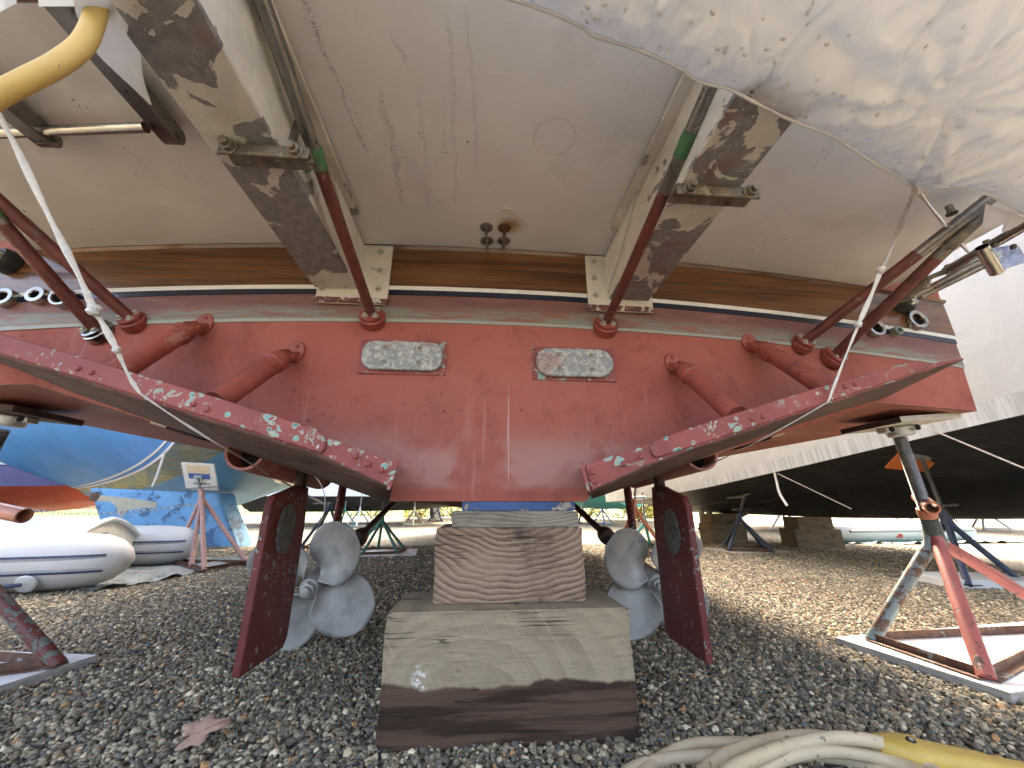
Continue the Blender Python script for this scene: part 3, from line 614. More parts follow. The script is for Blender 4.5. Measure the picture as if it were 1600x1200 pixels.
def support(fl, end, r, paint_to, tape=None, upper=TUBE_MET, lower=TUBE_RED):
    a = fl; b = Vector(end); m = a.lerp(b, paint_to)
    o = MB().tube([a, m], r, 16).build('support_tube', lower, yacht)
    if paint_to < 1: MB().tube([m, b], r * .985, 16).build('upper_tube', upper, o)
    if tape:
        t0, t1 = tape; q = MB(); pts = [a.lerp(b, t0 + (t1 - t0) * i / 5) for i in range(6)]
        q.tube(pts, [r * 1.08, r * 1.12, r * 1.07, r * 1.13, r * 1.09, r * 1.1], 18)
        d = (b - a).normalized(); sd_ = d.cross(V(0, 0, 1)).normalized(); c0 = pts[0]; c1 = pts[-1]
        s = -1 if c0.x < 0 else 1
        q.add([c0 + sd_ * r * s * -.3 * 0 + V(s * r * .9, 0, 0), c1 + V(s * r * .9, 0, 0), c1 + V(s * r * 1.9, .004, -.014), c0 + V(s * r * 2.0, .002, -.018)], [(0, 1, 2, 3)])
        q.build('tape', TAPE, o)
    return o
fA = flange(583, 500, .040, BRONZE_RED); fB = flange(945, 512, .040, BRONZE_RED)
eA = PZ(388, -60, 1.475); eB = PZ(1128, 96, 1.40)
support(fA, eA, .0165, t_at(fA, eA, 262), (t_at(fA, eA, 264), t_at(fA, eA, 230))); support(fB, eB, .0160, t_at(fB, eB, 300), (t_at(fB, eB, 245), t_at(fB, eB, 205)))
# outer pairs
fC = flange(212, 505, .036, BRONZE_RED, (-.1, -1, .45)); fD = flange(158, 520, .040, CHROME, (-.25, -1, .40), .022)
fE = flange(1250, 540, .036, BRONZE_RED, (.1, -1, .45)); fF = flange(1298, 560, .043, BRONZE_RED, (.25, -1, .40), .022)
support(fC, PZ(-60, 262, 1.43), .0180, 1.0); support(fD, PZ(-40, 300, 1.38), .0190, .80, (.84, .93))
support(fE, PZ(1560, 300, 1.41), .0180, .66); support(fF, PZ(1545, 325, 1.39), .0190, .72, None, CLAMP)

# ---- trim tabs
YT_ = .95
def trim_tab(pts_low, pts_up, dbl, front, endcap, sgn, rivets, stains):
    root_poly = [PY(x, y, YT_) for x, y in pts_low] + [PY(x, y, YT_) for x, y in pts_up[::-1]]
    t = MB().prism(root_poly, (0, .007, 0)).build('trim_tab', TAB, yacht, bevel=.0015)
    MB().prism([PY(x, y, YT_) - V(0, .009, 0) for x, y in dbl], (0, .0085, 0)).build('stiffener_plate', TABTOP, t, bevel=.003)
    # bottom plate from the trailing edge forward to the hull
    lo = [PY(x, y, YT_) for x, y in pts_low]; fr = [PT(x, y, .004) for x, y in front]
    n = 24
    def along(L, s):
        d = [0]
        for i in range(len(L) - 1): d.append(d[-1] + (L[i + 1] - L[i]).length)
        s *= d[-1]
        for i in range(len(L) - 1):
            if s <= d[i + 1] + 1e-9: return L[i].lerp(L[i + 1], (s - d[i]) / max(1e-9, d[i + 1] - d[i]))
        return L[-1]
    MB().grid(lambda u, v: along(lo, u).lerp(along(fr, u), v) + V(0, .0005, -.0005), n, 4).build('bottom_plate', TABUND, t, solid=.007)
    e0, e1 = endcap
    MB().prism([PY(*e0, YT_ - .004), PY(*e1, YT_ - .004), PT(e1[0] + sgn * 1, e1[1] + 6, .003), PT(e0[0] + sgn * 1, e0[1] + 8, .003)], (-sgn * .010, 0, 0)).build('end_bracket', TAB, t, bevel=.002)
    for x, y in rivets: place(RIVET, 'rivet', PY(x, y, YT_ - .0092), AFT, t)
    return t
trim_tab([(612, 762), (560, 738), (503, 711), (360, 666), (240, 629), (120, 591), (0, 554), (-140, 512)],
         [(616, 722), (560, 701), (500, 680), (380, 642), (250, 603), (110, 562), (0, 530), (-140, 490)],
         [(503, 709), (509, 703), (511, 692), (506, 681), (496, 671), (360, 628), (240, 592), (120, 556), (0, 521), (-130, 482), (-130, 513), (0, 552), (120, 589), (240, 626), (360, 663)],
         [(608, 783), (560, 767), (480, 738), (360, 697), (240, 656), (120, 613), (20, 572), (-130, 522)], ((617, 718), (604, 765)), -1,
         [(555, 713), (575, 725), (596, 734), (302, 632), (324, 640), (122, 576), (143, 582)], [])
trim_tab([(925, 766), (1000, 730), (1090, 698), (1180, 669), (1260, 642), (1360, 609), (1445, 580), (1505, 560)],
         [(915, 727), (1000, 697), (1090, 670), (1180, 642), (1260, 617), (1360, 590), (1445, 570), (1505, 559)],
         [(1024, 716), (1017, 711), (1016, 700), (1022, 690), (1034, 684), (1100, 661), (1180, 636), (1260, 611), (1340, 588), (1420, 565), (1436, 565), (1446, 571), (1443, 578), (1360, 606), (1260, 639), (1180, 666), (1090, 695)],
         [(924, 778), (1000, 752), (1060, 728), (1120, 705), (1200, 676), (1280, 650), (1340, 632), (1385, 619)], ((911, 722), (924, 768)), 1,
         [(926, 737), (928, 752), (975, 724), (1003, 714), (1175, 655), (1192, 651), (1320, 604), (1335, 600)], [])

# ---- tab actuators
def actuator(top_px, low_px, Yl, r):
    a = PT(*top_px); a.y -= .030; b = PY(*low_px, Yl); d = (b - a).normalized(); L = (b - a).length
    o = MB().tube([a + d * .075, a + d * (L * .55), b], [r, r, r * 1.02], 24).build('actuator', CYL, yacht)
    MB().lathe([(r * 1.13, 0), (r * 1.15, .012), (r * 1.13, .030), (r * 1.02, .033)], a + d * .055, d, 24).build('collar', CYL, o)
    # upper bracket: oval base on the transom, clevis and pin
    base = V(a.x, TY(a.x), a.z)
    e = Vector((d.x, 0, d.z)).normalized(); g = Vector((-e.z, 0, e.x)); poly = []
    for i in range(20): q = 2 * math.pi * i / 20; poly.append(base - e * .012 + e * .040 * math.cos(q) + g * .030 * math.sin(q) + V(0, .003, 0))
    MB().prism(poly, (0, -.014, 0)).build('bracket_base', CYL, o, bevel=.004)
    for s in (-1, 1): MB().tube([base - V(0, .008, 0) + g * s * .017, a + d * .030 + g * s * .017, a + d * .062 + g * s * .017], [.017, .019, .016], 12, flat=.4, up=g).build('clevis', CYL, o)
    MB().tube([a + d * .024 - g * .030, a + d * .024 + g * .030], .0105, 12).build('pin', CYL, o)
    MB().lathe([(r * .55, 0), (r * .8, .02), (r * .95, .032)], a + d * .025, d, 18).build('rod_end', CYL, o)
    for s in (-1, 1): place(RIVET, 'bolt_head', base - e * .033 * (1 if s < 0 else -.55) - V(0, .011, 0), AFT, o)
actuator((318, 512), (165, 592), 1.06, .030); actuator((460, 556), (338, 628), 1.03, .030)
actuator((1172, 541), (1300, 612), 1.06, .030); actuator((1052, 573), (1150, 648), 1.03, .030)

# ---- through-hull fittings
def thruhull(px, py, r, mat, bore=.62, tall=.028, ax=(0, -1, .05)):
    p = PT(px, py); ax = Vector(ax).normalized(); q = V(p.x, TY(p.x) - .003, p.z)
    b = MB(); n = 28; pr = [(r * 1.02, -.01), (r * 1.02, tall * .55), (r * .95, tall), (r * (bore + .1), tall * 1.02), (r * bore, tall * .9), (r * bore, -.01)]
    e = V(0, 0, 1); e = (e - ax * e.dot(ax)).normalized(); g = ax.cross(e); vs = []
    for rr, h in pr:
        for k in range(n): a = 2 * math.pi * k / n; vs.append(q + ax * h + (e * math.cos(a) + g * math.sin(a)) * rr)
    b.add(vs, [(i * n + k, i * n + (k + 1) % n, (i + 1) * n + (k + 1) % n, (i + 1) * n + k) for i in range(len(pr) - 1) for k in range(n)])
    o = b.build('through_hull', mat, yacht)
    MB().lathe([(r * bore * 1.01, .001), (r * bore * 1.01, .004)], q, ax, 20).build('bore', DARK, o)
thruhull(18, 470, .033, CHROME, .5); thruhull(68, 467, .030, CHROME, .45); thruhull(107, 470, .036, CHROME, .66)
thruhull(1360, 517, .036, CHROME, .62); thruhull(1394, 521, .019, simple('green_bronze', (.20, .25, .20), .6, .4, .3, 50, .4), .45); thruhull(1424, 504, .042, CHROME, .60)
# corner fender fittings with stainless caps on the teak band
for px, py, s in ((22, 415, -1), (1402, 478, 1)):
    p = PT(px, py); o = MB().lathe([(.043, -.01), (.043, .030), (.036, .040)], (p.x, TY(p.x) - .008, p.z), (s * .25, -1, .1), 26).build('rubber_foot', BLACK, yacht)
    ax = Vector((s * .25, -1, .1)).normalized(); MB().lathe([(.028, .040), (.026, .052), (.012, .060)], V(p.x, TY(p.x) - .008, p.z), ax, 20).build('steel_cap', CHROME, o)
    c = V(p.x, TY(p.x) - .008, p.z) + ax * .06
    for k in (-1, 1): MB().tube([c + V(k * .018, 0, 0), PZ(px + s * 150 + k * 10, py - 75, 1.47) if s > 0 else PZ(px - 120 + k * 12, py - 95, 1.47)], .012, 12).build('brace_rod', TUBE_MET, o)

# ---- rudders
def rudder(sgn, ap, aft_top, aft_bot, fwd_top, fwd_bot, Ya, Yf, stock_px):
    a = PY(*aft_bot, Ya); b = PY(*fwd_bot, Yf); c = PY(*fwd_top, Yf); d = PY(*aft_top, Ya)
    x = (a.x + d.x) / 2; th = .0125
    zA0, zA1, zF0, zF1 = a.z, d.z, b.z, c.z
    prof = [(Ya, zA0), (Yf - .02, zF0), (Yf, zF0 + .03), (Yf, zF1 - .14), (Yf - .015, zF1), (Yf - .09, zF1 + .005), (Ya + .02, zA1 + .012), (Ya, zA1 - .02)]
    o = MB().prism([(x - th, y, z) for y, z in prof], (2 * th, 0, 0)).build('rudder', RUD, yacht, bevel=.004)
    s = -sgn   # inboard face carries the anode
    cy = Ya + (Yf - Ya) * .42; cz = ap; poly = []
    for i in range(24): q = 2 * math.pi * i / 24; poly.append((x + s * (th - .001), cy + .056 * math.cos(q), cz + .080 * math.sin(q)))
    MB().prism(poly, (s * .010, 0, 0)).build('anode', RUDAN, o, bevel=.003)
    MB().tube([(x, Yf - .07, zF1 - .02), (x, Yf - .07, zb(x - XC) + .10)], .021, 16).build('rudder_stock', SHAFT, o)
    return o
rudder(-1, .495, (418, 780), (369, 1060), (500, 762), (453, 1009), 1.345, 1.62, None)
rudder(1, .480, (1077, 782), (1108, 1038), (1010, 762), (1043, 992), 1.36, 1.64, None)

# ---- propellers, shafts and struts
def propeller(hub, shaft_dir, base_ang, hand):
    t = Vector(shaft_dir).normalized()      # points forward (from hub to hull)
    e = V(0, 0, 1); e = (e - t * e.dot(t)).normalized(); g = t.cross(e)
    o = MB().lathe([(.040, .075), (.043, .03), (.041, -.02), (.037, -.045)], hub, t, 28).build('propeller', PROP, yacht)
    MB().lathe([(.030, -.045), (.030, -.068), (.026, -.070)], hub, t, 6).build('hub_nut', PROP, o)
    MB().lathe([(.020, -.070), (.020, -.088), (.012, -.091)], hub, t, 12).build('lock_nut', PROP, o)
    Rm = .280; P0 = .30
    for k in range(4):
        a0 = R(base_ang + 90 * k); b = MB(); nu, nv = 14, 16
        def fn(u, v):
            r = .030 + (Rm - .030) * v; x = v
            wd = .132 * (max(0., 1 - ((x - .60) / .42) ** 2) ** .5 if x > .60 else (.42 + .58 * math.sin(min(1, x / .60) * math.pi / 2) ** 1.1))
            s = (u - .5) * 2 * max(wd, .004); sk = .035 * x * x * hand
            ph = math.atan2(P0, 2 * math.pi * max(r, .06)); ang = a0 + hand * (s * math.cos(ph)) / r * (1 if r > .05 else .6) * min(1, r / .10) + sk / max(r, .1)
            ax = s * math.sin(ph) - .03 * x * x
            return Vector(hub) + t * ax + (e * math.cos(ang) + g * math.sin(ang)) * r
        b.grid(fn, nu, nv); b.build('blade', PROP, o, smooth=60, solid=.006)
    return o
def drive(sgn, hub_px, fwd_px, base_ang):
    hub = PY(*hub_px, 1.86); f = PY(*fwd_px, 3.3); t = (f - hub).normalized()
    propeller(hub, t, base_ang, sgn)
    s = MB().tube([hub + t * .02, hub + t * 2.2], .021, 16).build('propeller_shaft', SHAFT, yacht)
    q = hub + t * .62; MB().lathe([(.030, -.05), (.046, -.04), (.050, .0), (.046, .04), (.030, .05)], q, t, 20).build('shaft_coupling', SHAFT, s)
    c = hub + t * .17; st = MB().lathe([(.030, -.075), (.036, -.06), (.036, .06), (.030, .075)], c, t, 20).build('shaft_strut', RUD, yacht)
    MB().tube([c + V(0, 0, .01), (c.x, c.y + .06, zb(c.x - XC) + .09)], [.032, .036], 14, flat=.5, up=(1, 0, 0)).build('strut_arm', RUD, st)
drive(-1, (490, 912), (612, 788), 36); drive(1, (1020, 905), (893, 786), 36)

# ---- exhaust outlets under the bottom
for px, py, s in ((386, 714, -1), (1092, 716, 1)):
    p = PY(px, py, 1.30)
    o = MB().pipe((p.x, 1.285, p.z + .018), (p.x, 1.9, p.z - .01), .062, .054, 24).build('exhaust_pipe', RED, yacht)
    MB().lathe([(.0545, 0), (.0545, .01)], (p.x, 1.36, p.z + .014), (0, 1, 0), 20).build('bore', DARK, o)
for px, py, s in ((288, 672, -1), (1182, 682, 1)):
    p = PY(px, py, 1.33); o = MB().box((p.x, 1.36, zb(p.x - XC) - .002), (.13, .05, .016), Matrix.Rotation(-s * R(16.5), 3, 'Y')).build('bottom_slot', DARK, yacht, bevel=.003)
    MB().box((p.x + s * .09, 1.36, zb(p.x + s * .09 - XC) - .002), (.055, .052, .014), Matrix.Rotation(-s * R(16.5), 3, 'Y')).build('slot_patch', TANP, o, bevel=.003)
# rudder bearing pads on the bottom
for s, x in ((-1, -.66), (1, .75)):
    MB().box((x, 1.56, zb(x - XC) + .012), (.10, .20, .05), Matrix.Rotation(-s * R(16), 3, 'Y')).build('bearing_pad', KEELP, yacht, bevel=.008)

# ---- stowed swim ladder under the platform (upper left)
def ladder():
    z = 1.435
    a0 = PZ(268, 210, z); a1 = PZ(60, -40, z); b0 = PZ(72, 215, z); b1 = PZ(-90, 80, z)
    lad = None
    for i, (p, q) in enumerate(((a0, a1), (b0, b1))):
        d = (q - p).normalized(); sd_ = V(0, 0, 1).cross(d).normalized(); m = MB()
        for off, w, zz, h in ((0, .040, -.020, .004), (-.018, .004, 0, .040), (.018, .004, 0, .040)):
            c = (p + q) / 2 + sd_ * off + V(0, 0, zz); rot = Matrix((d, sd_, V(0, 0, 1))).transposed(); m.box(c, ((q - p).length, w, h), rot)
        m.lathe([(.022, -.0215), (.022, .02)], p, sd_, 18) if False else None
        o = m.build('swim_ladder' if i == 0 else 'ladder_rail', DSTEEL, yacht if lad is None else lad, bevel=.002)
        MB().lathe([(.0215, -.018), (.0215, .018)], p - V(0, 0, .001), sd_, 20).build('rail_end', DSTEEL, lad or o)
        MB().lathe([(.009, -.026), (.009, .026)], p, sd_, 12).build('pivot_bolt', CLAMP, lad or o)
        MB().box(p + V(0, 0, .024) + sd_ * -.027 + d * .05, (.15, .004, .062), rot).build('hinge_bracket', RUST, lad or o, bevel=.001)
        lad = lad or o
    MB().tube([PZ(228, 199, z - .004), PZ(-30, 209, z - .004)], .0125, 16).build('rung', STEEL, lad)
    MB().tube([PZ(120, -10, z - .004), PZ(-150, -10, z - .004)], .0125, 16).build('rung', STEEL, lad)
ladder()

# ---- rail and rod-holder at the right edge of the platform
def edge_rail():
    a = PZ(1478, 424, 1.418); b = PZ(1640, 330, 1.418)
    o = MB().tube([a, b], .0165, 16).build('edge_rail', DSTEEL, yacht)
    for px, py in ((1481, 418), (1542, 380), (1484, 326)):
        p = PZ(px, py, 1.43); MB().lathe([(.014, 0), (.014, .004), (.009, .006), (.009, .03)], (p.x, p.y, p.z - .02), (0, 0, 1), 12).build('rail_foot', CLAMP, o)
    p = PZ(1452, 434, 1.40); q = PZ(1412, 470, 1.375)
    MB().tube([PZ(1475, 425, 1.415), p, q], .020, 10, flat=.45).build('rail_bracket', CLAMP, o)
    for t in (.25, .75): place(BOLT, 'bolt', p.lerp(q, t) - V(0, .01, .012), (0, -.5, -1), o)
    c0 = PZ(1534, 386, 1.408); c1 = PZ(1558, 426, 1.335)
    h = MB().pipe(c0, c1, .019, .0165, 24).build('rod_holder', STEEL, o)
    e = PZ(1545, 393, 1.455); f = PZ(1598, 408, 1.40); MB().prism([PZ(1549, 388, 1.40), PZ(1590, 381, 1.40), PZ(1606, 408, 1.345), PZ(1566, 421, 1.335)], (.002, .004, 0)).build('holder_plate', simple('blue_film_on_steel', (.30, .40, .66), .25, .2, .4, 22, .1, layers=((18, .52, .6, (.72, .76, .82)),)), h)
    k = PZ(1579, 387, 1.385); MB().lathe([(.009, 0), (.009, .006)], (k.x, k.y - .004, k.z), (0, -1, -.6), 16).build('grommet', BLACK, h)
edge_rail()
def PD(px, py, d): return CO + ray(px, py) * d

# ================================================================== SHRINK WRAP OVER THE YACHT
wrap = thing('shrink_wrap', (XC, .5, 1.6), 'white plastic shrink wrap over the red-bottomed yacht, its hem hanging below the platform', 'cover')
def tent():
    b = MB(); n = 16; vs = []; sec = [(.62, 1.0, 1.64, 2.4), (1.6, 1.02, 1.75, 3.0), (4, 1.04, 1.9, 3.4), (7, .98, 2.0, 3.4), (9.5, .6, 2.2, 3.0), (11.4, .06, 2.5, 2.6)]
    for y, ws, z0, z1 in sec:
        for i in range(n + 1):
            a = math.pi * i / n; vs.append((XC - 2.02 * ws * math.cos(a), y, z0 + (z1 - z0) * math.sin(a) ** .8))
    b.add(vs, [(j * (n + 1) + i, j * (n + 1) + i + 1, (j + 1) * (n + 1) + i + 1, (j + 1) * (n + 1) + i) for j in range(len(sec) - 1) for i in range(n)] + [tuple(range(n + 1))])
    b.build('tent', WRAPN, wrap, smooth=50)
tent()
def hem_sheet():
    ed = [(640, -48), (770, -4), (850, 22), (905, 46), (930, 62), (1000, 85), (1060, 112), (1092, 133), (1140, 146), (1180, 166), (1240, 195), (1300, 218), (1350, 250), (1400, 280), (1432, 298), (1480, 296), (1522, 301), (1560, 316), (1612, 346), (1680, 380)]
    E = smooth_path([PZ(x, y, 1.284 + .03 * max(0, 1000 - x) / 230 + .05 * max(0, x - 1300) / 300) for x, y in ed], 8); m = len(E) - 1
    nv = 70
    gather = PZ(1432, 290, 1.30); peak = PZ(1478, 160, 1.30)
    def fn(u, v):
        f = u * m; i = min(int(f), m - 1); e = E[i].lerp(E[i + 1], f - i)
        out = Vector((.42 * (.15 + u), -1, 0)).normalized()
        L = .50 + .22 * u
        t = v ** 1.15; p = e + out * L * t
        p.z += -.014 * math.sin(math.pi * min(1, t * 5)) + .22 * max(0, t - .22) ** 1.3
        p.z += .012 * max(0, 1 - t * 14)
        # big soft folds, pulled towards the peak on the right and the gathered hem
        q = p - peak; r = math.hypot(q.x, q.y); an = math.atan2(q.y, q.x)
        fold = math.sin(an * 17 + 3 * fbm((r * 3, an, 1), 2)) * .0042 * math.exp(-((r - .16) / .17) ** 2)
        q = p - gather; r2 = math.hypot(q.x, q.y); a2 = math.atan2(q.y, q.x)
        fold += math.sin(a2 * 13 + 2 * fbm((r2 * 4, a2, 4), 2)) * .006 * math.exp(-(r2 / .16) ** 2)
        ridge = abs(fbm((p.x * 5.5 + .4 * p.y, p.y * 3.2, 2.2), 3))
        fold += .008 * (max(0, .12 - ridge) / .12) ** 1.2 * (1 if t > .03 else .4) + .009 * fbm((p.x * 2.6, p.y * 2.6, 9), 3)
        fold += .0050 * fbm((p.x * 11 + 5 * p.y, p.y * 7, 3.), 4) + .0045 * (max(0, .10 - abs(fbm((p.x * 8 - 6 * p.y, p.y * 9 + 3 * p.x, 21.), 2))) / .10)
        s = (p.x * .8 + p.y * .6); fold += .006 * math.sin(s * 75 + 4 * fbm((p.x * 3, p.y * 3, 7), 2)) * max(0, fbm((p.x * 2.5, p.y * 2.5, 13), 2)) * 2
        p.z += fold * (1 if t > .012 else .5)
        return p
    MB().grid(fn, m * 2, nv).build('hem_sheet', WRAP, wrap, smooth=180)
    # heat blisters in the film
    rb = random.Random(11); bb = MB()
    for k in range(230):
        u = rb.uniform(.12, .98); v = min(.95, abs(rb.gauss(.0, .22)) + .015) if k % 3 else rb.uniform(.02, .7); p = fn(u, v); r0 = rb.uniform(.0022, .0046); an = .6 + .5 * rb.gauss(0, 1); dd = V(math.cos(an), math.sin(an), 0); d2 = V(-math.sin(an), math.cos(an), 0)
        vs = [p + V(0, 0, -r0 * .30)]
        for ring, hz in ((.6, -.22), (1., .05)):
            for i in range(8): a = 2 * math.pi * i / 8; vs.append(p + dd * r0 * 1.6 * ring * math.cos(a) + d2 * r0 * ring * math.sin(a) + V(0, 0, r0 * hz))
        bb.add(vs, [(0, 1 + i, 1 + (i + 1) % 8) for i in range(8)] + [(1 + i, 9 + i, 9 + (i + 1) % 8, 1 + (i + 1) % 8) for i in range(8)])
    tag(bb.build('blisters', WRAP, wrap, smooth=180), kind='stuff')
    # rolled hem along the edge
    MB().tube([p + V(0, -.004, .002 + .002 * fbm((p.x * 20, p.y * 20, 0), 2)) for p in E], [.0030 + .0014 * fbm((p.x * 14, p.y * 14, 2), 2) for p in E], 8).build('rolled_hem', WRAP, wrap, smooth=60)
    # a rag hanging off the hem at the right
    MB().grid(lambda u, v: PZ(1540 + 70 * u, 318 + 24 * u, 1.325).lerp(PZ(1535 + 45 * u, 352 + 6 * u, 1.34), v) + V(0, .012 * math.sin(u * 9) * v, 0), 12, 6).build('torn_tail', WRAP, wrap, smooth=90)
hem_sheet()
def loose_flap():
    # a torn flap hanging at the upper left: two facets meeting in a fold
    L = [(108, -30), (118, 18), (128, 42), (152, 84), (184, 116), (208, 138), (236, 165)]; M = [(150, -40), (160, 0), (165, 22), (178, 56), (196, 92), (214, 122), (236, 164)]; Rr = [(190, -40), (178, 4), (196, 34), (216, 64), (221, 100), (226, 130), (237, 163)]
    z = [1.20, 1.22, 1.24, 1.27, 1.30, 1.32, 1.335]
    a = smooth_path([PZ(*p, q) for p, q in zip(L, z)], 4); b = smooth_path([PZ(*p, q + .012) for p, q in zip(M, z)], 4); c = smooth_path([PZ(*p, q + .055) for p, q in zip(Rr, z)], 4)
    n = len(a) - 1
    def fn(u, v):
        i = min(int(v * n + 1e-6), n); return a[i].lerp(b[i], u * 2) if u < .5 else b[i].lerp(c[i], u * 2 - 1)
    MB().grid(fn, 8, n).build('loose_flap', FLAP, wrap, smooth=60)
    MB().grid(lambda u, v: PZ(-60 + 86 * u, -40 + 90 * v * (1 - u * .5), 1.42 - .05 * v + .015 * math.sin(u * 7)), 10, 10).build('torn_corner', FLAP, wrap, smooth=90)
    MB().grid(lambda u, v: PZ(60 + 90 * u, -60 + 70 * v, 1.40 - .06 * v + .02 * u), 6, 6).build('upper_fold', FLAP, wrap, smooth=90)
loose_flap()

# ---- white straps that tie the wrap down
def strap(name, label, segs, knots, group=None, mat=STRAP):
    root = thing(name, segs[0][0][0], label, 'strap', group)
    for pts, w, mt in segs:
        P = smooth_path(pts, 6); MB().tube(P, [w * (1 + .25 * math.sin(i * .9)) for i in range(len(P))], 8, flat=.38, up=(.4, -1, .2)).build('webbing' if mt is STRAP else 'line', mt, root, smooth=60)
    for k, r in knots: MB().lathe([(r * .4, -r), (r, -r * .5), (r * .85, 0), (r * 1.05, r * .5), (r * .4, r)], k, (.3, -.2, 1), 10).build('knot', STRAP, root)
    return root
strap('tie_strap', 'white knotted strap running down across the left red tubes', [
    ([PY(-25, 140, .62), PY(20, 220, .68), PY(75, 335, .74), PY(118, 420, .79), PY(145, 480, .83)], .0056, STRAP),
    ([PY(145, 480, .83), PY(160, 505, .84), PY(182, 545, .865)], .0056, STRAP), ([PY(182, 545, .865), PY(200, 585, .90), PY(218, 614, .925)], .0036, STRAP),
    ([PY(218, 614, .925), PY(270, 650, .935), PY(340, 694, .985), PY(372, 712, 1.1), PY(420, 742, 1.3)], .0022, TWINE)], [(PY(147, 484, .82), .013), (PY(182, 546, .862), .008)])
strap('tie_strap', 'white knotted strap running from the wrap hem down across the right red tubes', [
    ([PZ(1434, 290, 1.295), PZ(1418, 325, 1.295), PY(1396, 380, .82), PY(1377, 420, .83)], .0075, STRAP),
    ([PY(1377, 420, .83), PY(1362, 460, .85), PY(1342, 505, .87)], .0075, STRAP), ([PY(1342, 506, .87), PY(1318, 565, .90), PY(1294, 628, .93)], .0042, STRAP),
    ([PY(1294, 628, .93), PY(1235, 662, .945), PY(1160, 702, 1.05), PY(1095, 732, 1.3)], .0016, TWINE)], [(PY(1376, 421, .825), .010), (PY(1341, 507, .865), .009), (PZ(1432, 298, 1.30), .010)])
strap('tie_strap', 'short flat white strap slanting from the hem knot to the platform edge rail', [([PZ(1436, 300, 1.30), PZ(1455, 325, 1.34), PZ(1485, 362, 1.39), PZ(1512, 393, 1.41)], .0095, STRAP)], [])
rl = MB().tube(smooth_path([PY(492, 744, 1.50), PY(502, 758, 1.47), PY(508, 780, 1.46), PY(505, 805, 1.46), PY(497, 818, 1.45)], 5), .0062, 8, flat=.3, up=(1, 0, 0)).build('loose_strap', STRAP); tag(rl, 'grey-white strap end dangling beside the left rudder', 'strap')

# ================================================================== POWER CORDS
hc = MB().tube(smooth_path([PD(158, -60, .60), PD(155, -10, .57), PD(148, 28, .545), PD(130, 68, .515), (PD(92, 99, .495)), PD(45, 124, .48), PD(-5, 150, .47), PD(-70, 190, .46)], 8), .0120, 20).build('hanging_power_cord', YEL, smooth=80)
tag(hc, 'thick yellow power cord drooping from the wrap, upper left', 'cord')
coil = thing('coiled_power_cord', PZ(1200, 1230, 0), 'coiled dirty cream power cord with yellow plug lying on the gravel', 'cord')
def coil_strand(px, z, r=.0155):
    return smooth_path([PZ(x, y, zz) for (x, y), zz in zip(px, z)], 7)
def build_coil():
    r = .0128; m = MB()
    L = [([(985, 1260), (1000, 1215), (1035, 1184), (1082, 1164), (1150, 1161), (1250, 1166), (1340, 1172), (1420, 1192), (1500, 1240)], .020),
         ([(930, 1260), (985, 1204), (1045, 1186), (1120, 1181), (1200, 1180), (1300, 1183), (1390, 1210), (1440, 1260)], .022),
         ([(1070, 1260), (1105, 1200), (1150, 1173), (1200, 1157), (1255, 1150), (1320, 1156), (1390, 1174), (1460, 1205), (1520, 1260)], .046),
         ([(1100, 1260), (1140, 1204), (1195, 1178), (1245, 1162), (1295, 1153), (1345, 1155), (1378, 1161)], .068),
         ([(1150, 1250), (1195, 1200), (1250, 1178), (1310, 1174), (1370, 1184), (1440, 1208), (1490, 1260)], .045)]
    for px, z in L:
        P = smooth_path([PZ(x, y, z + .006 * math.sin(i * 1.7 + z * 90)) for i, (x, y) in enumerate(px)], 7)
        # every strand runs on round the near side of the coil, below the picture
        m.tube(P, r, 16)
    m.build('cord', CREAM, coil, smooth=80)
    m = MB(); cx, cy = PZ(1225, 1300, 0).x, PZ(1225, 1300, 0).y
    a = PZ(960, 1258, .02); b = PZ(1500, 1258, .03)
    for k in range(4):
        pts = [a.lerp(b, i / 8) + V(0, -.20 * math.sin(math.pi * i / 8) - .015 * k, 0) for i in range(9)]
        for q in pts: q.z = .018 + .015 * (k % 2)
        m.tube(smooth_path(pts, 4), r, 12)
    m.build('cord', CREAM, coil, smooth=80)
    # moulded plug
    A = PZ(1375, 1166, .055); B = PZ(1460, 1184, .05); Cc = PZ(1600, 1232, .045)
    d = (B - A).normalized(); sd_ = V(0, 0, 1).cross(d).normalized()
    secs = [(0, .020, .019), (.012, .026, .022), (.05, .040, .026), (.078, .042, .026), (.085, .037, .023), (.13, .035, .023), (.18, .035, .023), (.20, .030, .021), (.28, .029, .021)]
    vs = []; n = 16
    for s, w, h in secs:
        for k in range(n):
            q = 2 * math.pi * k / n; e = .6; cx = math.copysign(abs(math.cos(q)) ** e, math.cos(q)); cz = math.copysign(abs(math.sin(q)) ** e, math.sin(q))
            vs.append(A - d * .006 + d * s + sd_ * w * cx + V(0, 0, h * cz))
    q = MB(); q.add(vs, [(i * n + k, i * n + (k + 1) % n, (i + 1) * n + (k + 1) % n, (i + 1) * n + k) for i in range(len(secs) - 1) for k in range(n)] + [tuple(range(n)), tuple(range((len(secs) - 1) * n, len(secs) * n))])
    pl = q.build('plug', CONN, coil, smooth=40, bevel=.003)
    c = A + d * .052 + V(0, -.010, .0262); MB().lathe([(.0085, -.004), (.0085, .0015), (.006, .002)], c, (0, -.35, 1), 20).build('rivet', BLACK, pl)
    MB().lathe([(.004, .002), (.004, .003)], c, (0, -.35, 1), 14).build('rivet_core', GALVP, pl)
build_coil()

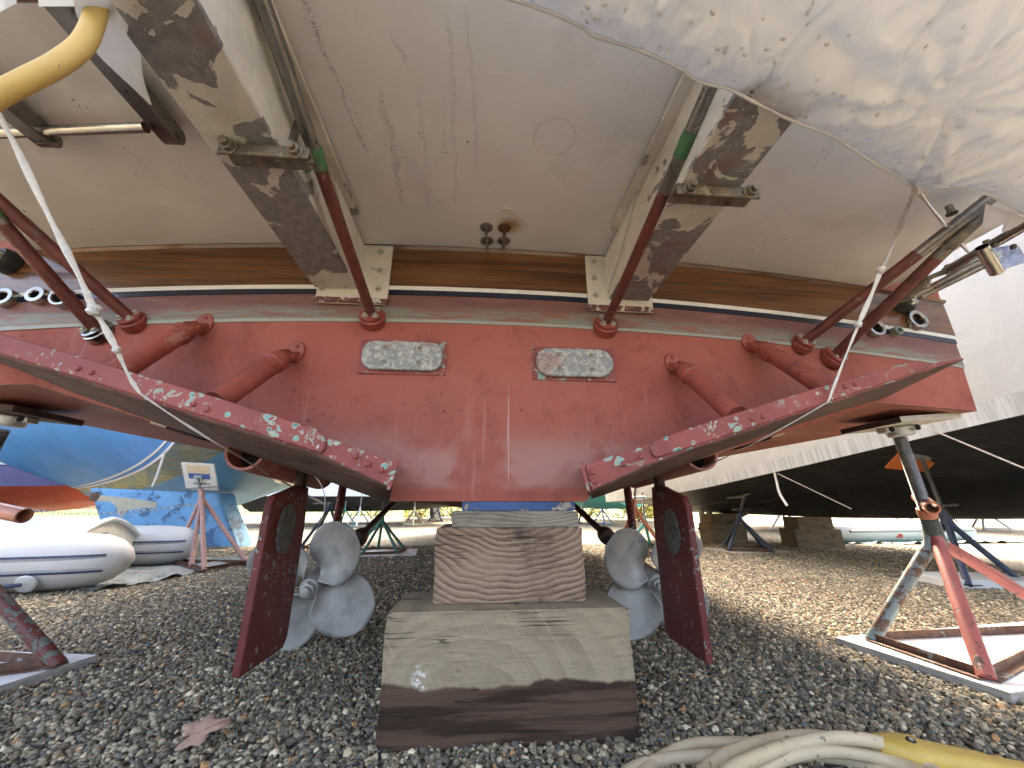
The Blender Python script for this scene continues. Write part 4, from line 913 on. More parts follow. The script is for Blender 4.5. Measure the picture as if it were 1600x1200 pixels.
# ================================================================== KEEL BLOCKING
def timber(name, x0, x1, y0, y1, z0, z1, mat, label, cat, amp=.006, seed=0, rot=0., wedge=0.):
    b = bmesh.new(); bmesh.ops.create_cube(b, size=1)
    bmesh.ops.bevel(b, geom=list(b.edges), offset=.016, segments=2, affect='EDGES')
    bmesh.ops.subdivide_edges(b, edges=list(b.edges), cuts=6, use_grid_fill=True)
    cx, cy, cz = (x0 + x1) / 2, (y0 + y1) / 2, (z0 + z1) / 2
    for v in b.verts:
        p = Vector((v.co.x * (x1 - x0), v.co.y * (y1 - y0), v.co.z * (z1 - z0)))
        if z0 > 0 or p.z > (z0 - cz) + .02:
            k = amp * (.25 if abs(p.z - (z1 - cz)) < .004 or abs(p.z - (z0 - cz)) < .004 else 1)
            p += Vector((fbm((p.z * 7 + seed, p.y * 5, 1), 3), fbm((p.x * 6 + seed, p.z * 6, 5), 3), 0)) * k
        p.x += wedge * (p.z / (z1 - z0)) * (1 if p.x > 0 else -1) * .5
        v.co = Matrix.Rotation(rot, 3, 'Z') @ p + Vector((cx, cy, cz))
    me = bpy.data.meshes.new(name); b.to_mesh(me); b.free(); me.polygons.foreach_set('use_smooth', [True] * len(me.polygons)); me.set_sharp_from_angle(angle=R(50))
    o = bpy.data.objects.new(name, me); C.objects.link(o); me.materials.append(mat); return tag(o, label, cat)
timber('timber_block', -.238, .416, 1.168, 1.440, -.002, .300, WBOT, 'big weathered oak keel block on the gravel, damp dark along its foot', 'block', .006, 1, R(.6))
timber('timber_block', -.131, .314, 1.243, 1.56, .3005, .506, WMID, 'wavy-grained brown keel block standing on the big grey one', 'block', .006, 5, R(.4))
p0 = PY(705, 820, 1.25); p1 = PY(903, 797, 1.25)
timber('wooden_plank', p0.x, p1.x, 1.249, 1.50, .5065, .5535, WPL, 'short split grey plank between the brown block and the blue board', 'plank', .003, 9)
p0 = PY(722, 796, 1.25); p1 = PY(898, 784, 1.25)
timber('painted_board', p0.x, p1.x, 1.246, 1.48, .554, .5805, BLUEB, 'flaking blue painted board wedged under the transom', 'board', .002, 12)

# ================================================================== JACK STANDS
THREAD = None
def screw_mesh(b, a, c, r, pitch=.0085):
    a = Vector(a); c = Vector(c); L = (c - a).length; n = max(4, int(L / pitch * 2)); pts = []; rr = []
    for i in range(n + 1): pts.append(a.lerp(c, i / n)); rr.append(r if i % 2 else r * .84)
    return b.tube(pts, rr, 18)
def jack_stand(label, hub, feet, leg_mats, hub_mat, screw_top, pad, group=None, r=.021, brace=True, detail=True, screw_r=.019, screw_mat=GALV, bend=.0, handle=None, post=.12):
    t = thing('jack_stand', (hub[0], hub[1], 0), label, 'stand', group); hub = Vector(hub)
    ax = (Vector(screw_top) - hub).normalized()
    h = MB().tube([hub - ax * post, hub + ax * .005], r * 1.25, 16).build('hub', hub_mat, t)
    for i, f in enumerate(feet):
        f = Vector(f); k = hub - ax * (post * .75) ; mid = k.lerp(f, .16) + (f - k).cross(V(0, 0, 1)).cross(f - k).normalized() * 0
        out = Vector((f.x - k.x, f.y - k.y, 0)).normalized()
        P = smooth_path([k + V(0, 0, .05) + out * r * .5, k + out * r * 1.1 + V(0, 0, -.015), k.lerp(f, .22) + out * bend, f], 5) if detail else [k, f]
        MB().tube(P, r, 14).build('leg', leg_mats[i % len(leg_mats)], t)
    if brace and len(feet) >= 3:
        for i in range(len(feet)):
            a = Vector(feet[i]); c = Vector(feet[(i + 1) % len(feet)]); d = (c - a).normalized(); sd_ = d.cross(V(0, 0, 1)); m = MB()
            rot = Matrix((d, sd_, V(0, 0, 1))).transposed(); mid = (a + c) / 2
            m.box(mid + V(0, 0, .014), ((c - a).length, .005, .030), rot); m.box(mid + sd_ * .0155 + V(0, 0, .002), ((c - a).length, .026, .005), rot)
            m.build('base_angle', RUST if detail else leg_mats[0], t)
    b = MB(); s1 = Vector(screw_top)
    (screw_mesh(b, hub, s1, screw_r) if detail else b.tube([hub, s1], screw_r, 10)); b.build('screw', screw_mat, t)
    if handle:
        H = MB().pipe(handle[0], handle[1], .026, .020, 20).build('handle_pipe', COPPER, t)
        d = (Vector(handle[1]) - Vector(handle[0])).normalized()
    return t, ax
# --- near right stand
PLT = MB().hexa([V(*q) for q in ((1.535, 1.80, .004), (1.60, 1.265, .004), (2.95, 1.45, .004), (2.87, 1.98, .004), (1.535, 1.80, .034), (1.60, 1.265, .034), (2.95, 1.45, .034), (2.87, 1.98, .034))])
o = PLT.build('plywood_sheet', PLY, bevel=.002); tag(o, 'white painted plywood sheet under the near right jack stand', 'plywood')
o.data.materials.append(PLYE)
for f in o.data.polygons:
    if abs(f.normal.z) < .5: f.material_index = 1
hubR = PY(1452, 812, 1.62); topR = PY(1406, 684, 1.545)
t, ax = jack_stand('near right jack stand with red legs, threaded screw and plywood pad', hubR, [PZ(1362, 1000, .036), PZ(1543, 1062, .036), PZ(1690, 985, .036)], [STAND_B, STAND_R, STAND_R], STAND_D, topR, None, r=.024, handle=(PY(1436, 777, 1.68), PY(1457, 794, 1.55)), bend=.01, screw_r=.024)
MB().lathe([(.030, -.02), (.033, .0), (.030, .02)], hubR + ax * .03, ax, 20).build('screw_nut', COPPER, t)
def pad_head(t, top, c, size, nrm, mat, headmat=GALVP, rotz=0.):
    nrm = Vector(nrm).normalized(); e = Vector((math.cos(rotz), math.sin(rotz), 0)); e = (e - nrm * e.dot(nrm)).normalized(); g = nrm.cross(e); rot = Matrix((e, g, nrm)).transposed(); c = Vector(c)
    pd = MB().box(c, size, rot).build('pad', mat, t, bevel=.002)
    pd.data.materials.append(PLYD)
    hd = MB().lathe([(.045, -.040), (.050, -.012), (.050, 0)], c - nrm * (size[2] / 2 + .002), nrm, 20).box(c - nrm * (size[2] / 2 + .012) , (.17, .045, .022), rot).build('pad_head', headmat, pd, bevel=.004)
    for s in (-1, 1): MB().lathe([(.012, 0), (.012, .003)], c - nrm * (size[2] / 2 + .012) + e * s * .062 - g * .0228, -g, 14).build('key_hole', DARK, hd)
    MB().lathe([(.008, 0), (.008, .006)], c - nrm * (size[2] / 2 + .020) - g * .047, -g, 10).build('bolt', CLAMP, hd)
    return pd
pdR = pad_head(t, topR, (1.803, 1.515, .912), (.275, .27, .024), (-.09, 0, 1), PLYN)
for f in pdR.data.polygons:
    if f.normal.x < -.7: f.material_index = 1
# --- near left stand
PLT = MB().hexa([V(*q) for q in ((-1.43, 1.82, .004), (-2.15, 1.95, .004), (-2.25, 1.38, .004), (-1.545, 1.25, .004), (-1.43, 1.82, .034), (-2.15, 1.95, .034), (-2.25, 1.38, .034), (-1.545, 1.25, .034))])
o = PLT.build('plywood_sheet', PLY, bevel=.002); tag(o, 'white painted plywood sheet under the near left jack stand', 'plywood'); o.data.materials.append(PLYE)
for f in o.data.polygons:
    if abs(f.normal.z) < .5: f.material_index = 1
hubL = V(-1.93, 1.66, .53); topL = PY(2, 672, 1.60)
t, ax = jack_stand('near left jack stand with dark red legs, half out of the picture', hubL, [PZ(92, 1040, .036), V(-2.08, 1.86, .036), V(-2.10, 1.42, .036)], [STAND_L, STAND_R, STAND_B], STAND_D, topL, None, r=.024, handle=(hubL + V(-.02, 0, .055), PY(38, 806, 1.60)), bend=.01, screw_r=.024)
pad_head(t, topL, (-1.815, 1.60, .915), (.28, .26, .024), (.09, 0, 1), PLYD)

# --- stands under the neighbours
def far_stand(label, base, hub_z, top, feet_r, ang, mats, hubm, r=.022, n=3, group='jack stands under the neighbouring boats', pad=None, padn=(0, 0, 1), padm=PLYN, board=None, bracket=True, bar=True, detail=True):
    b = Vector(base); feet = [b + V(feet_r * math.cos(R(ang) + 2 * math.pi * i / n), feet_r * math.sin(R(ang) + 2 * math.pi * i / n), .03) for i in range(n)]
    t, ax = jack_stand(label, (b.x, b.y, hub_z), feet, mats, hubm, top, None, group, r, True, detail, .016, GALV)
    if bar:
        q = Vector((b.x, b.y, hub_z)) + ax * .03; MB().tube([q - V(.13, .02, .0), q + V(.13, -.02, .01)], .010, 8).build('handle_bar', GALV, t)
    if pad:
        nrm = Vector(padn).normalized(); e = Vector((1, 0, 0)); e = (e - nrm * nrm.x).normalized(); g = nrm.cross(e); rot = Matrix((e, g, nrm)).transposed()
        pd = MB().box(Vector(top) + nrm * .035, (pad, pad, .018), rot).build('pad', padm, t, bevel=.012)
        MB().box(Vector(top) + nrm * .015, (pad * .5, .05, .022), rot).build('pad_head', GALVP, pd, bevel=.003)
        return t, pd, rot
    return t, None, None
# orange-padded stand by the black boat
tp = PX(1440, 716, 3.74); q = V(tp.x + .06, tp.y + .02, 0)
t, pd, rot = far_stand('jack stand with bright orange pad under the black-bottomed boat', q, .55, tp, .34, 100, [BLUEST], BLUEST, pad=.36, padn=(.12, .62, .8), padm=ORANGE)
w0 = PZ(1378, 893, 0); o = MB().box((q.x + .03, q.y - .05, .035), (.72, .42, .06), Matrix.Rotation(-.18, 3, 'Z')).build('base_board', PLY, bevel=.004); tag(o, 'white chipped board under the orange-padded jack stand', 'board')
# navy stand under the black boat
q = PZ(1168, 862, 0); tp = PY(1163, 775, q.y)
far_stand('navy jack stand with a worn plywood pad under the black-bottomed boat', q, .52, tp, .36, 200, [BLUEST], BLUEST, n=4, pad=.34, padn=(-.35, 0, 1), padm=PLYN)
o = MB().box((q.x, q.y, .012), (.9, .7, .02), Matrix.Rotation(.1, 3, 'Z')).build('base_board', PLYN); tag(o, 'bare plywood sheet under the navy jack stand', 'board')
# sign-padded stand under the blue sailboat
pk = simple('faded_pink_stand', (.36, .20, .17), .45, .2, .2, 30, .2); hubP = PY(313, 765, 5.0); tp = PY(309, 747, 5.0)
t, ax = jack_stand('pinkish jack stand with a white printed sign for a pad, under the blue sailboat', hubP, [PZ(268, 878, .03), PZ(298, 886, .03), PZ(319, 892, .03), PZ(386, 880, .03)], [pk], pk, tp, None, 'jack stands under the neighbouring boats', .022, True, True, .014, GALV)
nrm = V(.10, .86, .55).normalized(); e = V(1, 0, 0); e = (e - nrm * nrm.x).normalized(); rot = Matrix((e, nrm.cross(e), nrm)).transposed()
pd = MB().box(Vector(tp) + nrm * .035, (.40, .36, .018), rot).build('pad', simple('white_sign_panel', (.62, .60, .54), .4, var=.05), t, bevel=.008)
MB().box(Vector(tp) + nrm * .012, (.10, .05, .03), rot).build('pad_head', GALVP, pd, bevel=.003)
MB().tube([hubP + ax * .03 - V(.16, 0, .02), hubP + ax * .03 + V(.20, 0, .01)], .009, 8).build('handle_bar', GALV, t)
cen = Vector(tp) + rot @ V(0, 0, .035)
def on_pad(name, x0, x1, y0, y1, m, h=.0015): 
    c = cen + rot @ V((x0 + x1) / 2, (y0 + y1) / 2, -.009 - h); return MB().box(c, (x1 - x0, y1 - y0, .0022), rot).build(name, m, pd)
on_pad('picture_band', -.13, .13, -.045, .025, simple('sign_blue_print', (.06, .10, .28), .4, var=.4, vs=30)); on_pad('sand_band', -.14, .14, -.15, -.050, simple('sign_sand_print', (.62, .48, .30), .5, var=.1))
for i in range(8): on_pad('letter', -.085 + i * .021, -.085 + i * .021 + (.014 if i % 3 else .008), .075, .075 + (.020 if i % 2 else .026), simple('sign_black_print', (.03, .03, .03), .5))
on_pad('red_dot', .095, .112, .076, .093, simple('sign_red_print', (.55, .05, .03), .5))
# a second printed pad, further along the sailboat
q = V(-2.35, 6.3, 0); tp = PY(440, 752, 6.25)
far_stand('jack stand with a white and orange pad half hidden behind the left rudder', q, .62, tp, .36, 10, [BLUEST], BLUEST, pad=.36, padn=(.2, .4, 1), padm=simple('white_sign_panel_far', (.78, .74, .66), .4, var=.1))
# green stand seen between the propeller and the blocks
GRN = simple('green_stand_paint', (.045, .20, .15), .5, 0, .2, 20); TEAL = simple('teal_stand_paint', (.08, .42, .36), .5, 0, .2, 20); SALM = simple('salmon_stand_paint', (.48, .16, .10), .5, 0, .2, 20)
q = PZ(592, 866, 0); far_stand('green five-legged stand on a white board, beyond the left propeller', q, .50, q + V(0, 0, .85), .36, 250, [GRN], GRN, r=.018, n=5, bar=False)
o = MB().box((q.x, q.y, .012), (.95, .75, .022), Matrix.Rotation(.12, 3, 'Z')).build('base_board', PLY); tag(o, 'white board under the green five-legged stand', 'board')
q = PZ(1000, 872, 0); far_stand('salmon jack stand with a cross handle, seen beside the right rudder', q, .66, PY(993, 762, q.y), .36, 120, [SALM], SALM, r=.022)
q = PZ(1012, 858, 0); far_stand('teal jack stand behind the salmon one', q, .45, q + V(0, 0, .8), .34, 300, [TEAL], TEAL, r=.022, bar=False)

# ================================================================== THE BLACK-BOTTOMED BOAT ON THE RIGHT
nb = thing('powerboat', (4.9, 4, 0), 'black-bottomed powerboat in white shrink wrap, right of the yacht', 'powerboat')
def black_boat():
    st = [  # keel (x,y,z), chine offset, chine z, wrap edge z
        (V(4.35, 8.4, .50), 1.62, .70, .80), (V(4.55, 6.8, .47), 1.66, .72, .80), (V(4.85, 5.2, .44), 1.68, .85, .92), (V(5.0, 3.6, .46), 1.70, 1.02, 1.08), (V(5.05, 2.2, .52), 1.70, 1.13, 1.20),
        (V(5.05, .8, .68), 1.52, 1.24, 1.32), (V(5.0, -.6, .98), 1.1, 1.42, 1.5), (V(4.9, -1.8, 1.5), .35, 1.66, 1.75), (V(4.88, -2.2, 1.8), .05, 1.86, 1.9)]
    b = MB(); vs = []; W = 13
    for k, h, zc, zw in st:
        half = [(0, k.z), (.12, k.z + .02), (.45 * h, k.z + .58 * (zc - k.z)), (.47 * h, k.z + .58 * (zc - k.z) + .035), (.80 * h, k.z + .92 * (zc - k.z)), (h, zc), (h * 1.03, zw)]
        for x, z in [(-a, c) for a, c in half[::-1]] + half[1:]: vs.append((k.x + x, k.y, z))
    b.add(vs, [(j * W + i, j * W + i + 1, (j + 1) * W + i + 1, (j + 1) * W + i) for j in range(len(st) - 1) for i in range(W - 1)] + [tuple(range(W))])
    b.build('hull_bottom', BLKH, nb, smooth=22)
    for s in (-1, 1):
        sk = MB(); vs = []
        for k, h, zc, zw in st: x = k.x + s * (h * 1.03 + .012); vs += [(x, k.y, zw - .09 + .015 * math.sin(k.y * 5)), (x + s * .012, k.y, zw + .03)]
        sk.add(vs, [(2 * j, 2 * j + 1, 2 * j + 3, 2 * j + 2) for j in range(len(st) - 1)]).build('wrap_skirt', SKIRT, nb)
    wv = MB(); vs = []; n = 14
    for k, h, zc, zw in st:
        for i in range(n + 1):
            a = math.pi * i / n; hh = h * 1.03 + .02; top = 2.3 if h > 1 else .5; sgn = math.copysign(1, math.cos(a))
            vs.append((k.x - hh * sgn * abs(math.cos(a)) ** .22, k.y, zw + .02 + top * math.sin(a) ** 1.1))
    wv.add(vs, [(j * (n + 1) + i, j * (n + 1) + i + 1, (j + 1) * (n + 1) + i + 1, (j + 1) * (n + 1) + i) for j in range(len(st) - 1) for i in range(n)] + [tuple(range(n + 1))])
    wv.build('wrap', WRAPN, nb, smooth=45)
    # shaft, propeller, strut and rudder at its stern
    hb = PY(1109, 832, 7.1); sh = PY(1172, 800, 6.3)
    MB().tube([hb, sh], .022, 10).build('propeller_shaft', CLAMP, nb)
    pr = MB().lathe([(.03, -.06), (.05, 0), (.03, .06)], hb, sh - hb, 14).build('propeller', PROP, nb)
    tt = (sh - hb).normalized(); e = V(0, 0, 1); e = (e - tt * e.dot(tt)).normalized(); g = tt.cross(e)
    for k in range(3):
        a = R(75 + 120 * k); c = hb + (e * math.cos(a) + g * math.sin(a)) * .14; rr = (e * math.cos(a) + g * math.sin(a)); s_ = tt.cross(rr); poly = [c + rr * .13 * math.cos(2 * math.pi * i / 14) + (s_ * .8 + tt * .5) * .075 * math.sin(2 * math.pi * i / 14) for i in range(14)]
        MB().prism(poly, tt * .012).build('blade', PROP, pr)
    for px in (1100, 1112): p = PY(px, 812, 7.3); MB().box((p.x, 7.35, .40), (.05, .14, .34)).build('strut' if px > 1105 else 'rudder', PLYE, nb, bevel=.01)
    cb = smooth_path([PX(1206, 722, 3.24), PX(1213, 750, 3.22), PX(1218, 770, 3.20), PX(1230, 790, 3.18)], 5); MB().tube(cb, .012, 8).build('hanging_strap', STRAP, nb)
    MB().tube([PX(1447, 668, 2.9), PX(1620, 740, 3.0)], .005, 6).build('tie_line', TWINE, nb); MB().tube([PX(1215, 740, 3.2), PX(1330, 795, 3.35)], .005, 6).build('tie_line', TWINE, nb)
black_boat()
def block_stack(labels, base, items):
    z = 0
    for lab, (w_, d_, h_, rot) in zip(labels, items):
        p = Vector(base); timber('timber_block', p.x - w_ / 2, p.x + w_ / 2, p.y - d_ / 2, p.y + d_ / 2, z - .002 * (z == 0) + .0005, z + h_, WOLD, lab, 'block', .002, p.x + z, R(rot)); z += h_
WOLD = simple('old_brown_timber', (.22, .165, .105), .85, 0, .3, 9, .5, 30, layers=((6, .55, .68, (.12, .085, .055)), (14, .62, .70, (.34, .27, .19))), stretch=(.5, .5, 3))
block_stack(['wide brown keel block on the gravel under the black-bottomed boat, near stack', 'narrower keel block on top of the near stack under the black boat'], PZ(1288, 858, 0) + V(0, .2, 0), [(.66, .40, .27, -8), (.52, .34, .17, -4)])
block_stack(['wide brown keel block under the stern of the black-bottomed boat', 'upper keel block under the stern of the black-bottomed boat'], PZ(1143, 849, 0) + V(0, .2, 0), [(.62, .42, .32, 6), (.5, .36, .16, 6)])
block_stack(['dark keel block at the right edge under the bow of the black boat', 'upper keel block at the right edge under the bow of the black boat'], V(5.25, 3.15, 0), [(.60, .5, .26, 3), (.44, .40, .24, 3)])

# ================================================================== THE BLUE SAILBOAT ON THE LEFT
sb = thing('sailboat', (-6.6, 8.6, 0), 'bright blue sailboat with twin white waterline stripes and scuffed blue keel', 'sailboat')
def sailboat():
    # waterline from the far end (left) to the near quarter (right), then rows above and below it
    wl = [(105, 766, 8.6), (140, 761, 7.9), (182, 751, 7.0), (220, 736, 6.1), (246, 720, 5.3), (266, 702, 4.6), (290, 672, 4.0)]
    Wr = [PD(x, y, d) for x, y, d in wl]
    off = [(-4.6, .6, .62), (-4.0, .2, .95), (-3.2, -.1, 1.25), (-2.3, -.3, 1.5), (-1.5, -.4, 1.6), (-.9, -.45, 1.6), (-.6, -.5, 1.6)]
    Tr = [a + V(*b) for a, b in zip(Wr, off)]
    Sr = [PD(x, y, d) for x, y, d in ((107, 768, 8.7), (146, 770, 8.1), (192, 769, 7.4), (240, 758, 6.6), (286, 741, 5.9), (330, 716, 5.3), (372, 690, 4.7))]
    Br = [PD(x, y, d) for x, y, d in ((112, 769, 8.9), (160, 779, 8.4), (225, 790, 7.8), (290, 796, 7.2), (345, 797, 6.8), (405, 776, 6.4), (470, 735, 6.0))]
    bk = V(2.0, 2.6, .15); Wb = [w_ + bk * (.25 + .75 * i / 6) for i, w_ in enumerate(Wr)]; Tb = [t_ + bk * (.25 + .75 * i / 6) for i, t_ in enumerate(Tr)]
    def rows(A, B, nu=36, nv=8, bulge=0.):
        a = smooth_path(A, 6); b = smooth_path(B, 6); n = len(a) - 1
        def fn(u, v):
            i = min(int(round(u * n)), n); p = a[i].lerp(b[i], v); return p + V(-.55, -.75, -.35) * bulge * math.sin(math.pi * v) * min(1, u * 3)
        return MB().grid(fn, n, nv)
    rows(Wr, Tr, bulge=.12).build('topside', BLUEH, sb, smooth=60)
    rows(Sr, Wr, bulge=.02).build('stained_waterline', TANST, sb, smooth=60)
    rows(Br, Sr, bulge=.10).build('hull_bottom', BLUEU, sb, smooth=60)
    rows(Br, Wb).build('far_bottom', BLUEU, sb, smooth=60); rows(Wb, Tb).build('far_topside', BLUEH, sb, smooth=60); rows(Tr, Tb).build('deck', WHITEP, sb, smooth=60)
    a = smooth_path(Wr, 6); b = smooth_path(Tr, 6); n = len(a) - 1
    for q in (.0, .042):
        m = MB(); m.grid(lambda u, v: a[min(int(round(u * n)), n)].lerp(b[min(int(round(u * n)), n)], (q + .016 * v) * (.55 + .45 * u)) + V(-.55, -.75, -.2) * (.012 + .12 * math.sin(math.pi * q)), n, 1); m.build('white_stripe', STRIPE_W, sb)
    kp = lambda x, y, o=0: PY(x, y, 6.4 - o)
    MB().prism([kp(138, 762), (kp(150, 800)), kp(168, 858), kp(366, 862), kp(367, 846), kp(344, 788), kp(340, 770)], (.10, .28, 0)).build('keel', BLUEK, sb, bevel=.03)
    rr = random.Random(3)
    for poly in ([(140, 772), (152, 783), (172, 784), (182, 792), (186, 806), (192, 808), (198, 797), (216, 795), (243, 793), (246, 785), (215, 780), (180, 776)], [(243, 836), (246, 828), (252, 827), (256, 832), (254, 838)], [(266, 838), (268, 831), (275, 830), (280, 838)]):
        MB().prism([kp(x, y, .006) for x, y in poly], (0, .008, 0)).build('bare_patch', TANP, sb)
    q = kp(147, 776, .012); MB().lathe([(.07, 0), (.05, .006)], q, (0, -1, 0), 14).build('rust_spot', RUST, sb)
    MB().tube(smooth_path([PD(258, 706, 4.6), PD(250, 730, 4.6), PD(243, 750, 4.6), PD(238, 760, 4.6)], 4), .014, 8).build('hanging_rope', STRAP, sb)
sailboat()
timber('timber_block', -5.5, -3.6, 6.3, 6.7, -.002, .03, WOLD, 'low timber under the keel of the blue sailboat', 'block', .003, 3, 0)
# chain from the stand across the keel
ch = thing('chain', PY(300, 790, 4.9), 'thin galvanised chain slung from the pink jack stand past the blue keel', 'chain')
LINK = MB().tube([(.018 * math.cos(2 * math.pi * i / 12) * 1.5, .018 * math.sin(2 * math.pi * i / 12), 0) for i in range(12)], .004, 6, closed=True).mesh('chain_link', 60); LINK.materials.append(STEEL)
A = PD(303, 788, 4.75); B = PD(10, 792, 5.2); nl = 60
for i in range(nl):
    t0 = i / nl; p = A.lerp(B, t0) - V(0, 0, .10 * math.sin(math.pi * t0)); o = place(LINK, 'chain_link', p, (B - A).cross(V(0, 0, 1)) if i % 2 else V(0, 0, 1), ch)

# ================================================================== UPTURNED DINGHY ON ITS TARP
dg = thing('inflatable_dinghy', (-3.6, 4.0, 0), 'upturned white inflatable dinghy with grey rub strips, on a tarp at left', 'dinghy')
def dinghy(root, end_near, ax, side, rad, gap, L, mats, extras=True):
    ax = Vector(ax).normalized(); side = Vector(side).normalized(); e = Vector(end_near)
    for k in (0, 1):
        o0 = e + side * gap * k; prof = [(.03, 0), (rad * .45, .035), (rad * .74, .10), (rad * .90, .19), (rad * .985, .32), (rad, .45), (rad, L * .7), (rad * .96, L * .9), (rad * .6, L)]
        t = MB().lathe(prof, o0 - ax * .0, ax, 36).build('tube', mats[0], root, smooth=60)
        # rub strip: grey band with two navy lines round the outer side and the end cone
        for outw, lim in ((-side if k == 0 else side, 99), (-side, .8 if k else 0)):
         for dz, w_, m, off in ((-.01, .05, mats[1], .004), (.042, .007, mats[2], .007), (-.062, .007, mats[2], .007)):
             b = MB(); vs = []; n = 26
             ss = [.10, .14, .19, .25, .32, .40, .45] + [.45 + (L * .7 - .45) * i / 8 for i in range(1, 9)]; ss = [q for q in ss if q <= lim]
             if len(ss) < 2: continue
             def rad_at(s):
                 for (r0, s0), (r1, s1) in zip(prof, prof[1:]):
                     if s0 <= s <= s1: return r0 + (r1 - r0) * (s - s0) / (s1 - s0)
                 return rad
             for s in ss:
                 r = rad_at(s) + off
                 for zz in (dz - w_, dz + w_) if m is mats[1] else (dz - w_, dz + w_):
                     zc = max(-.999, min(.999, zz / r)); a = math.asin(zc); vs.append(o0 + ax * s + outw * r * math.cos(a) + V(0, 0, r * math.sin(a)))
             b.add(vs, [(2 * i, 2 * i + 1, 2 * i + 3, 2 * i + 2) for i in range(len(ss) - 1)]).build('rub_strip' if m is mats[1] else 'trim_line', m, t)
        outw = -side
        if extras and k == 0:
            c = o0 + ax * .62 + outw * (rad * .87) + V(0, 0, -rad * .62)
            for q in (-.16, .16): MB().lathe([(.06, 0), (.055, .012), (.03, .02)], c + ax * q + outw * .01, outw - V(0, 0, .5), 18).build('handle_patch', mats[0], t)
            MB().tube(smooth_path([c + ax * -.15 + outw * .03, c + outw * .05 + V(0, 0, -.015), c + ax * .15 + outw * .03], 5), .012, 8).build('handle', NAVYL, t)
    # upturned hull between the tubes
    rows = []; b = MB(); n = 10
    def hf(u, v):
        a = (v - .5) * 2; z = rad * .45 + (.17 + .06 * u) * (1 - abs(a) ** 1.6) + .02; y = gap * (.10 + .80 * v)
        return e + ax * (.52 + (L * .72) * u) + side * y + V(0, 0, z - .02)
    b.grid(hf, 10, n).build('hull', mats[3], root, smooth=40)
    tr = []
    for i in range(n + 1): tr.append(hf(0, i / n) + ax * -.01)
    poly = tr + [e + ax * .51 + side * gap * .9 + V(0, 0, -.12), e + ax * .51 + side * gap * .1 + V(0, 0, -.12)]
    tp = MB().prism(poly, ax * .03).build('transom_board', WHITEP, root)
    lip = MB().tube([p + V(0, 0, .012) - ax * .01 for p in tr], .022, 8).build('hull_lip', mats[3], root)
    b = MB()
    cc = e + ax * .496 + side * gap * .36 + V(0, 0, .04)
    b.box(cc, (.34, .012, .24), Matrix((side, ax, V(0, 0, 1))).transposed()).build('motor_pad', HYPG, tp)
e0 = PY(206, 886, 3.62); e0.z = .245
e0 = PY(205, 884, 3.36); e0.z = .205; e1 = PY(311, 868, 4.65); e1.z = .205; sdv = (e1 - e0)
dinghy(dg, e0, V(-sdv.y, sdv.x, 0), sdv, .19, sdv.length, 3.0, (HYP, HYPG, NAVYL, simple('white_dinghy_bottom', (.62, .66, .67), .35, var=.05)))
def tarp(name, label, poly, amp=.02, m=TARP, seed=0):
    b = MB(); (x0, y0), (x1, y1), (x2, y2), (x3, y3) = poly
    def fn(u, v):
        p = V(x0, y0, 0).lerp(V(x1, y1, 0), u).lerp(V(x3, y3, 0).lerp(V(x2, y2, 0), u), v); ed = max(0, 1 - 8 * min(u, v, 1 - u, 1 - v))
        p += V(fbm((u * 6 + seed, v * 3, 1), 3), fbm((u * 6, v * 3 + seed, 4), 3), 0) * .06 * ed
        p.z = .014 + amp * abs(fbm((p.x * 4 + seed, p.y * 4, 2), 3)) + ed * amp * 2.2 * max(0, fbm((p.x * 5, p.y * 5 + seed, 6), 2)); return p
    o = b.grid(fn, 70, 40).build(name, m, smooth=60); return tag(o, label, 'tarp')
tarp('ground_tarp', 'crumpled silver-green tarp under the upturned dinghy at left', [(-6.4, 3.22), (-2.58, 3.30), (-2.35, 5.05), (-6.4, 5.2)], .03)

# second inflatable, far right
dg2 = thing('inflatable_dinghy', (7.2, 7.2, 0), 'long white inflatable lying behind the right-hand jack stand', 'dinghy')
a = PZ(1302, 850, 0) + V(0, .15, .165); b_ = PZ(1546, 846, 0) + V(0, .15, .165)
MB().lathe([(.05, 0), (.12, .10), (.155, .4), (.165, .9), (.165, 2.6), (.14, 3.0), (.05, 3.2)], a, b_ - a, 24).build('tube', HYP, dg2, smooth=60)
MB().tube([a + (b_ - a).normalized() * .4 + V(-.02, -.163, .03), a + (b_ - a).normalized() * 3.0 + V(-.02, -.163, .03)], .022, 8).build('rub_strip', HYPG, dg2)
MB().box(a.lerp(b_, .42) + V(-.02, -.163, -.05), (.11, .01, .06), Matrix.Rotation(-.12, 3, 'Z')).build('red_mark', simple('red_print', (.40, .04, .03), .5), dg2)
MB().grid(lambda u, v: a.lerp(b_, .1 + .8 * u) + V(.05, .10 + .4 * v, .12 + .08 * math.sin(v * 3)), 8, 4).build('hull', simple('grey_blue_dinghy_bottom', (.45, .50, .55), .4), dg2)
tarp('ground_tarp', 'green tarp under the far right inflatable', [(a.x - .3, a.y - .45), (b_.x + .6, b_.y - .5), (b_.x + .6, b_.y + .5), (a.x - .3, a.y + .5)], .03, simple('green_tarp', (.12, .24, .20), .5, 0, .3, 8, .4, 20), 4)

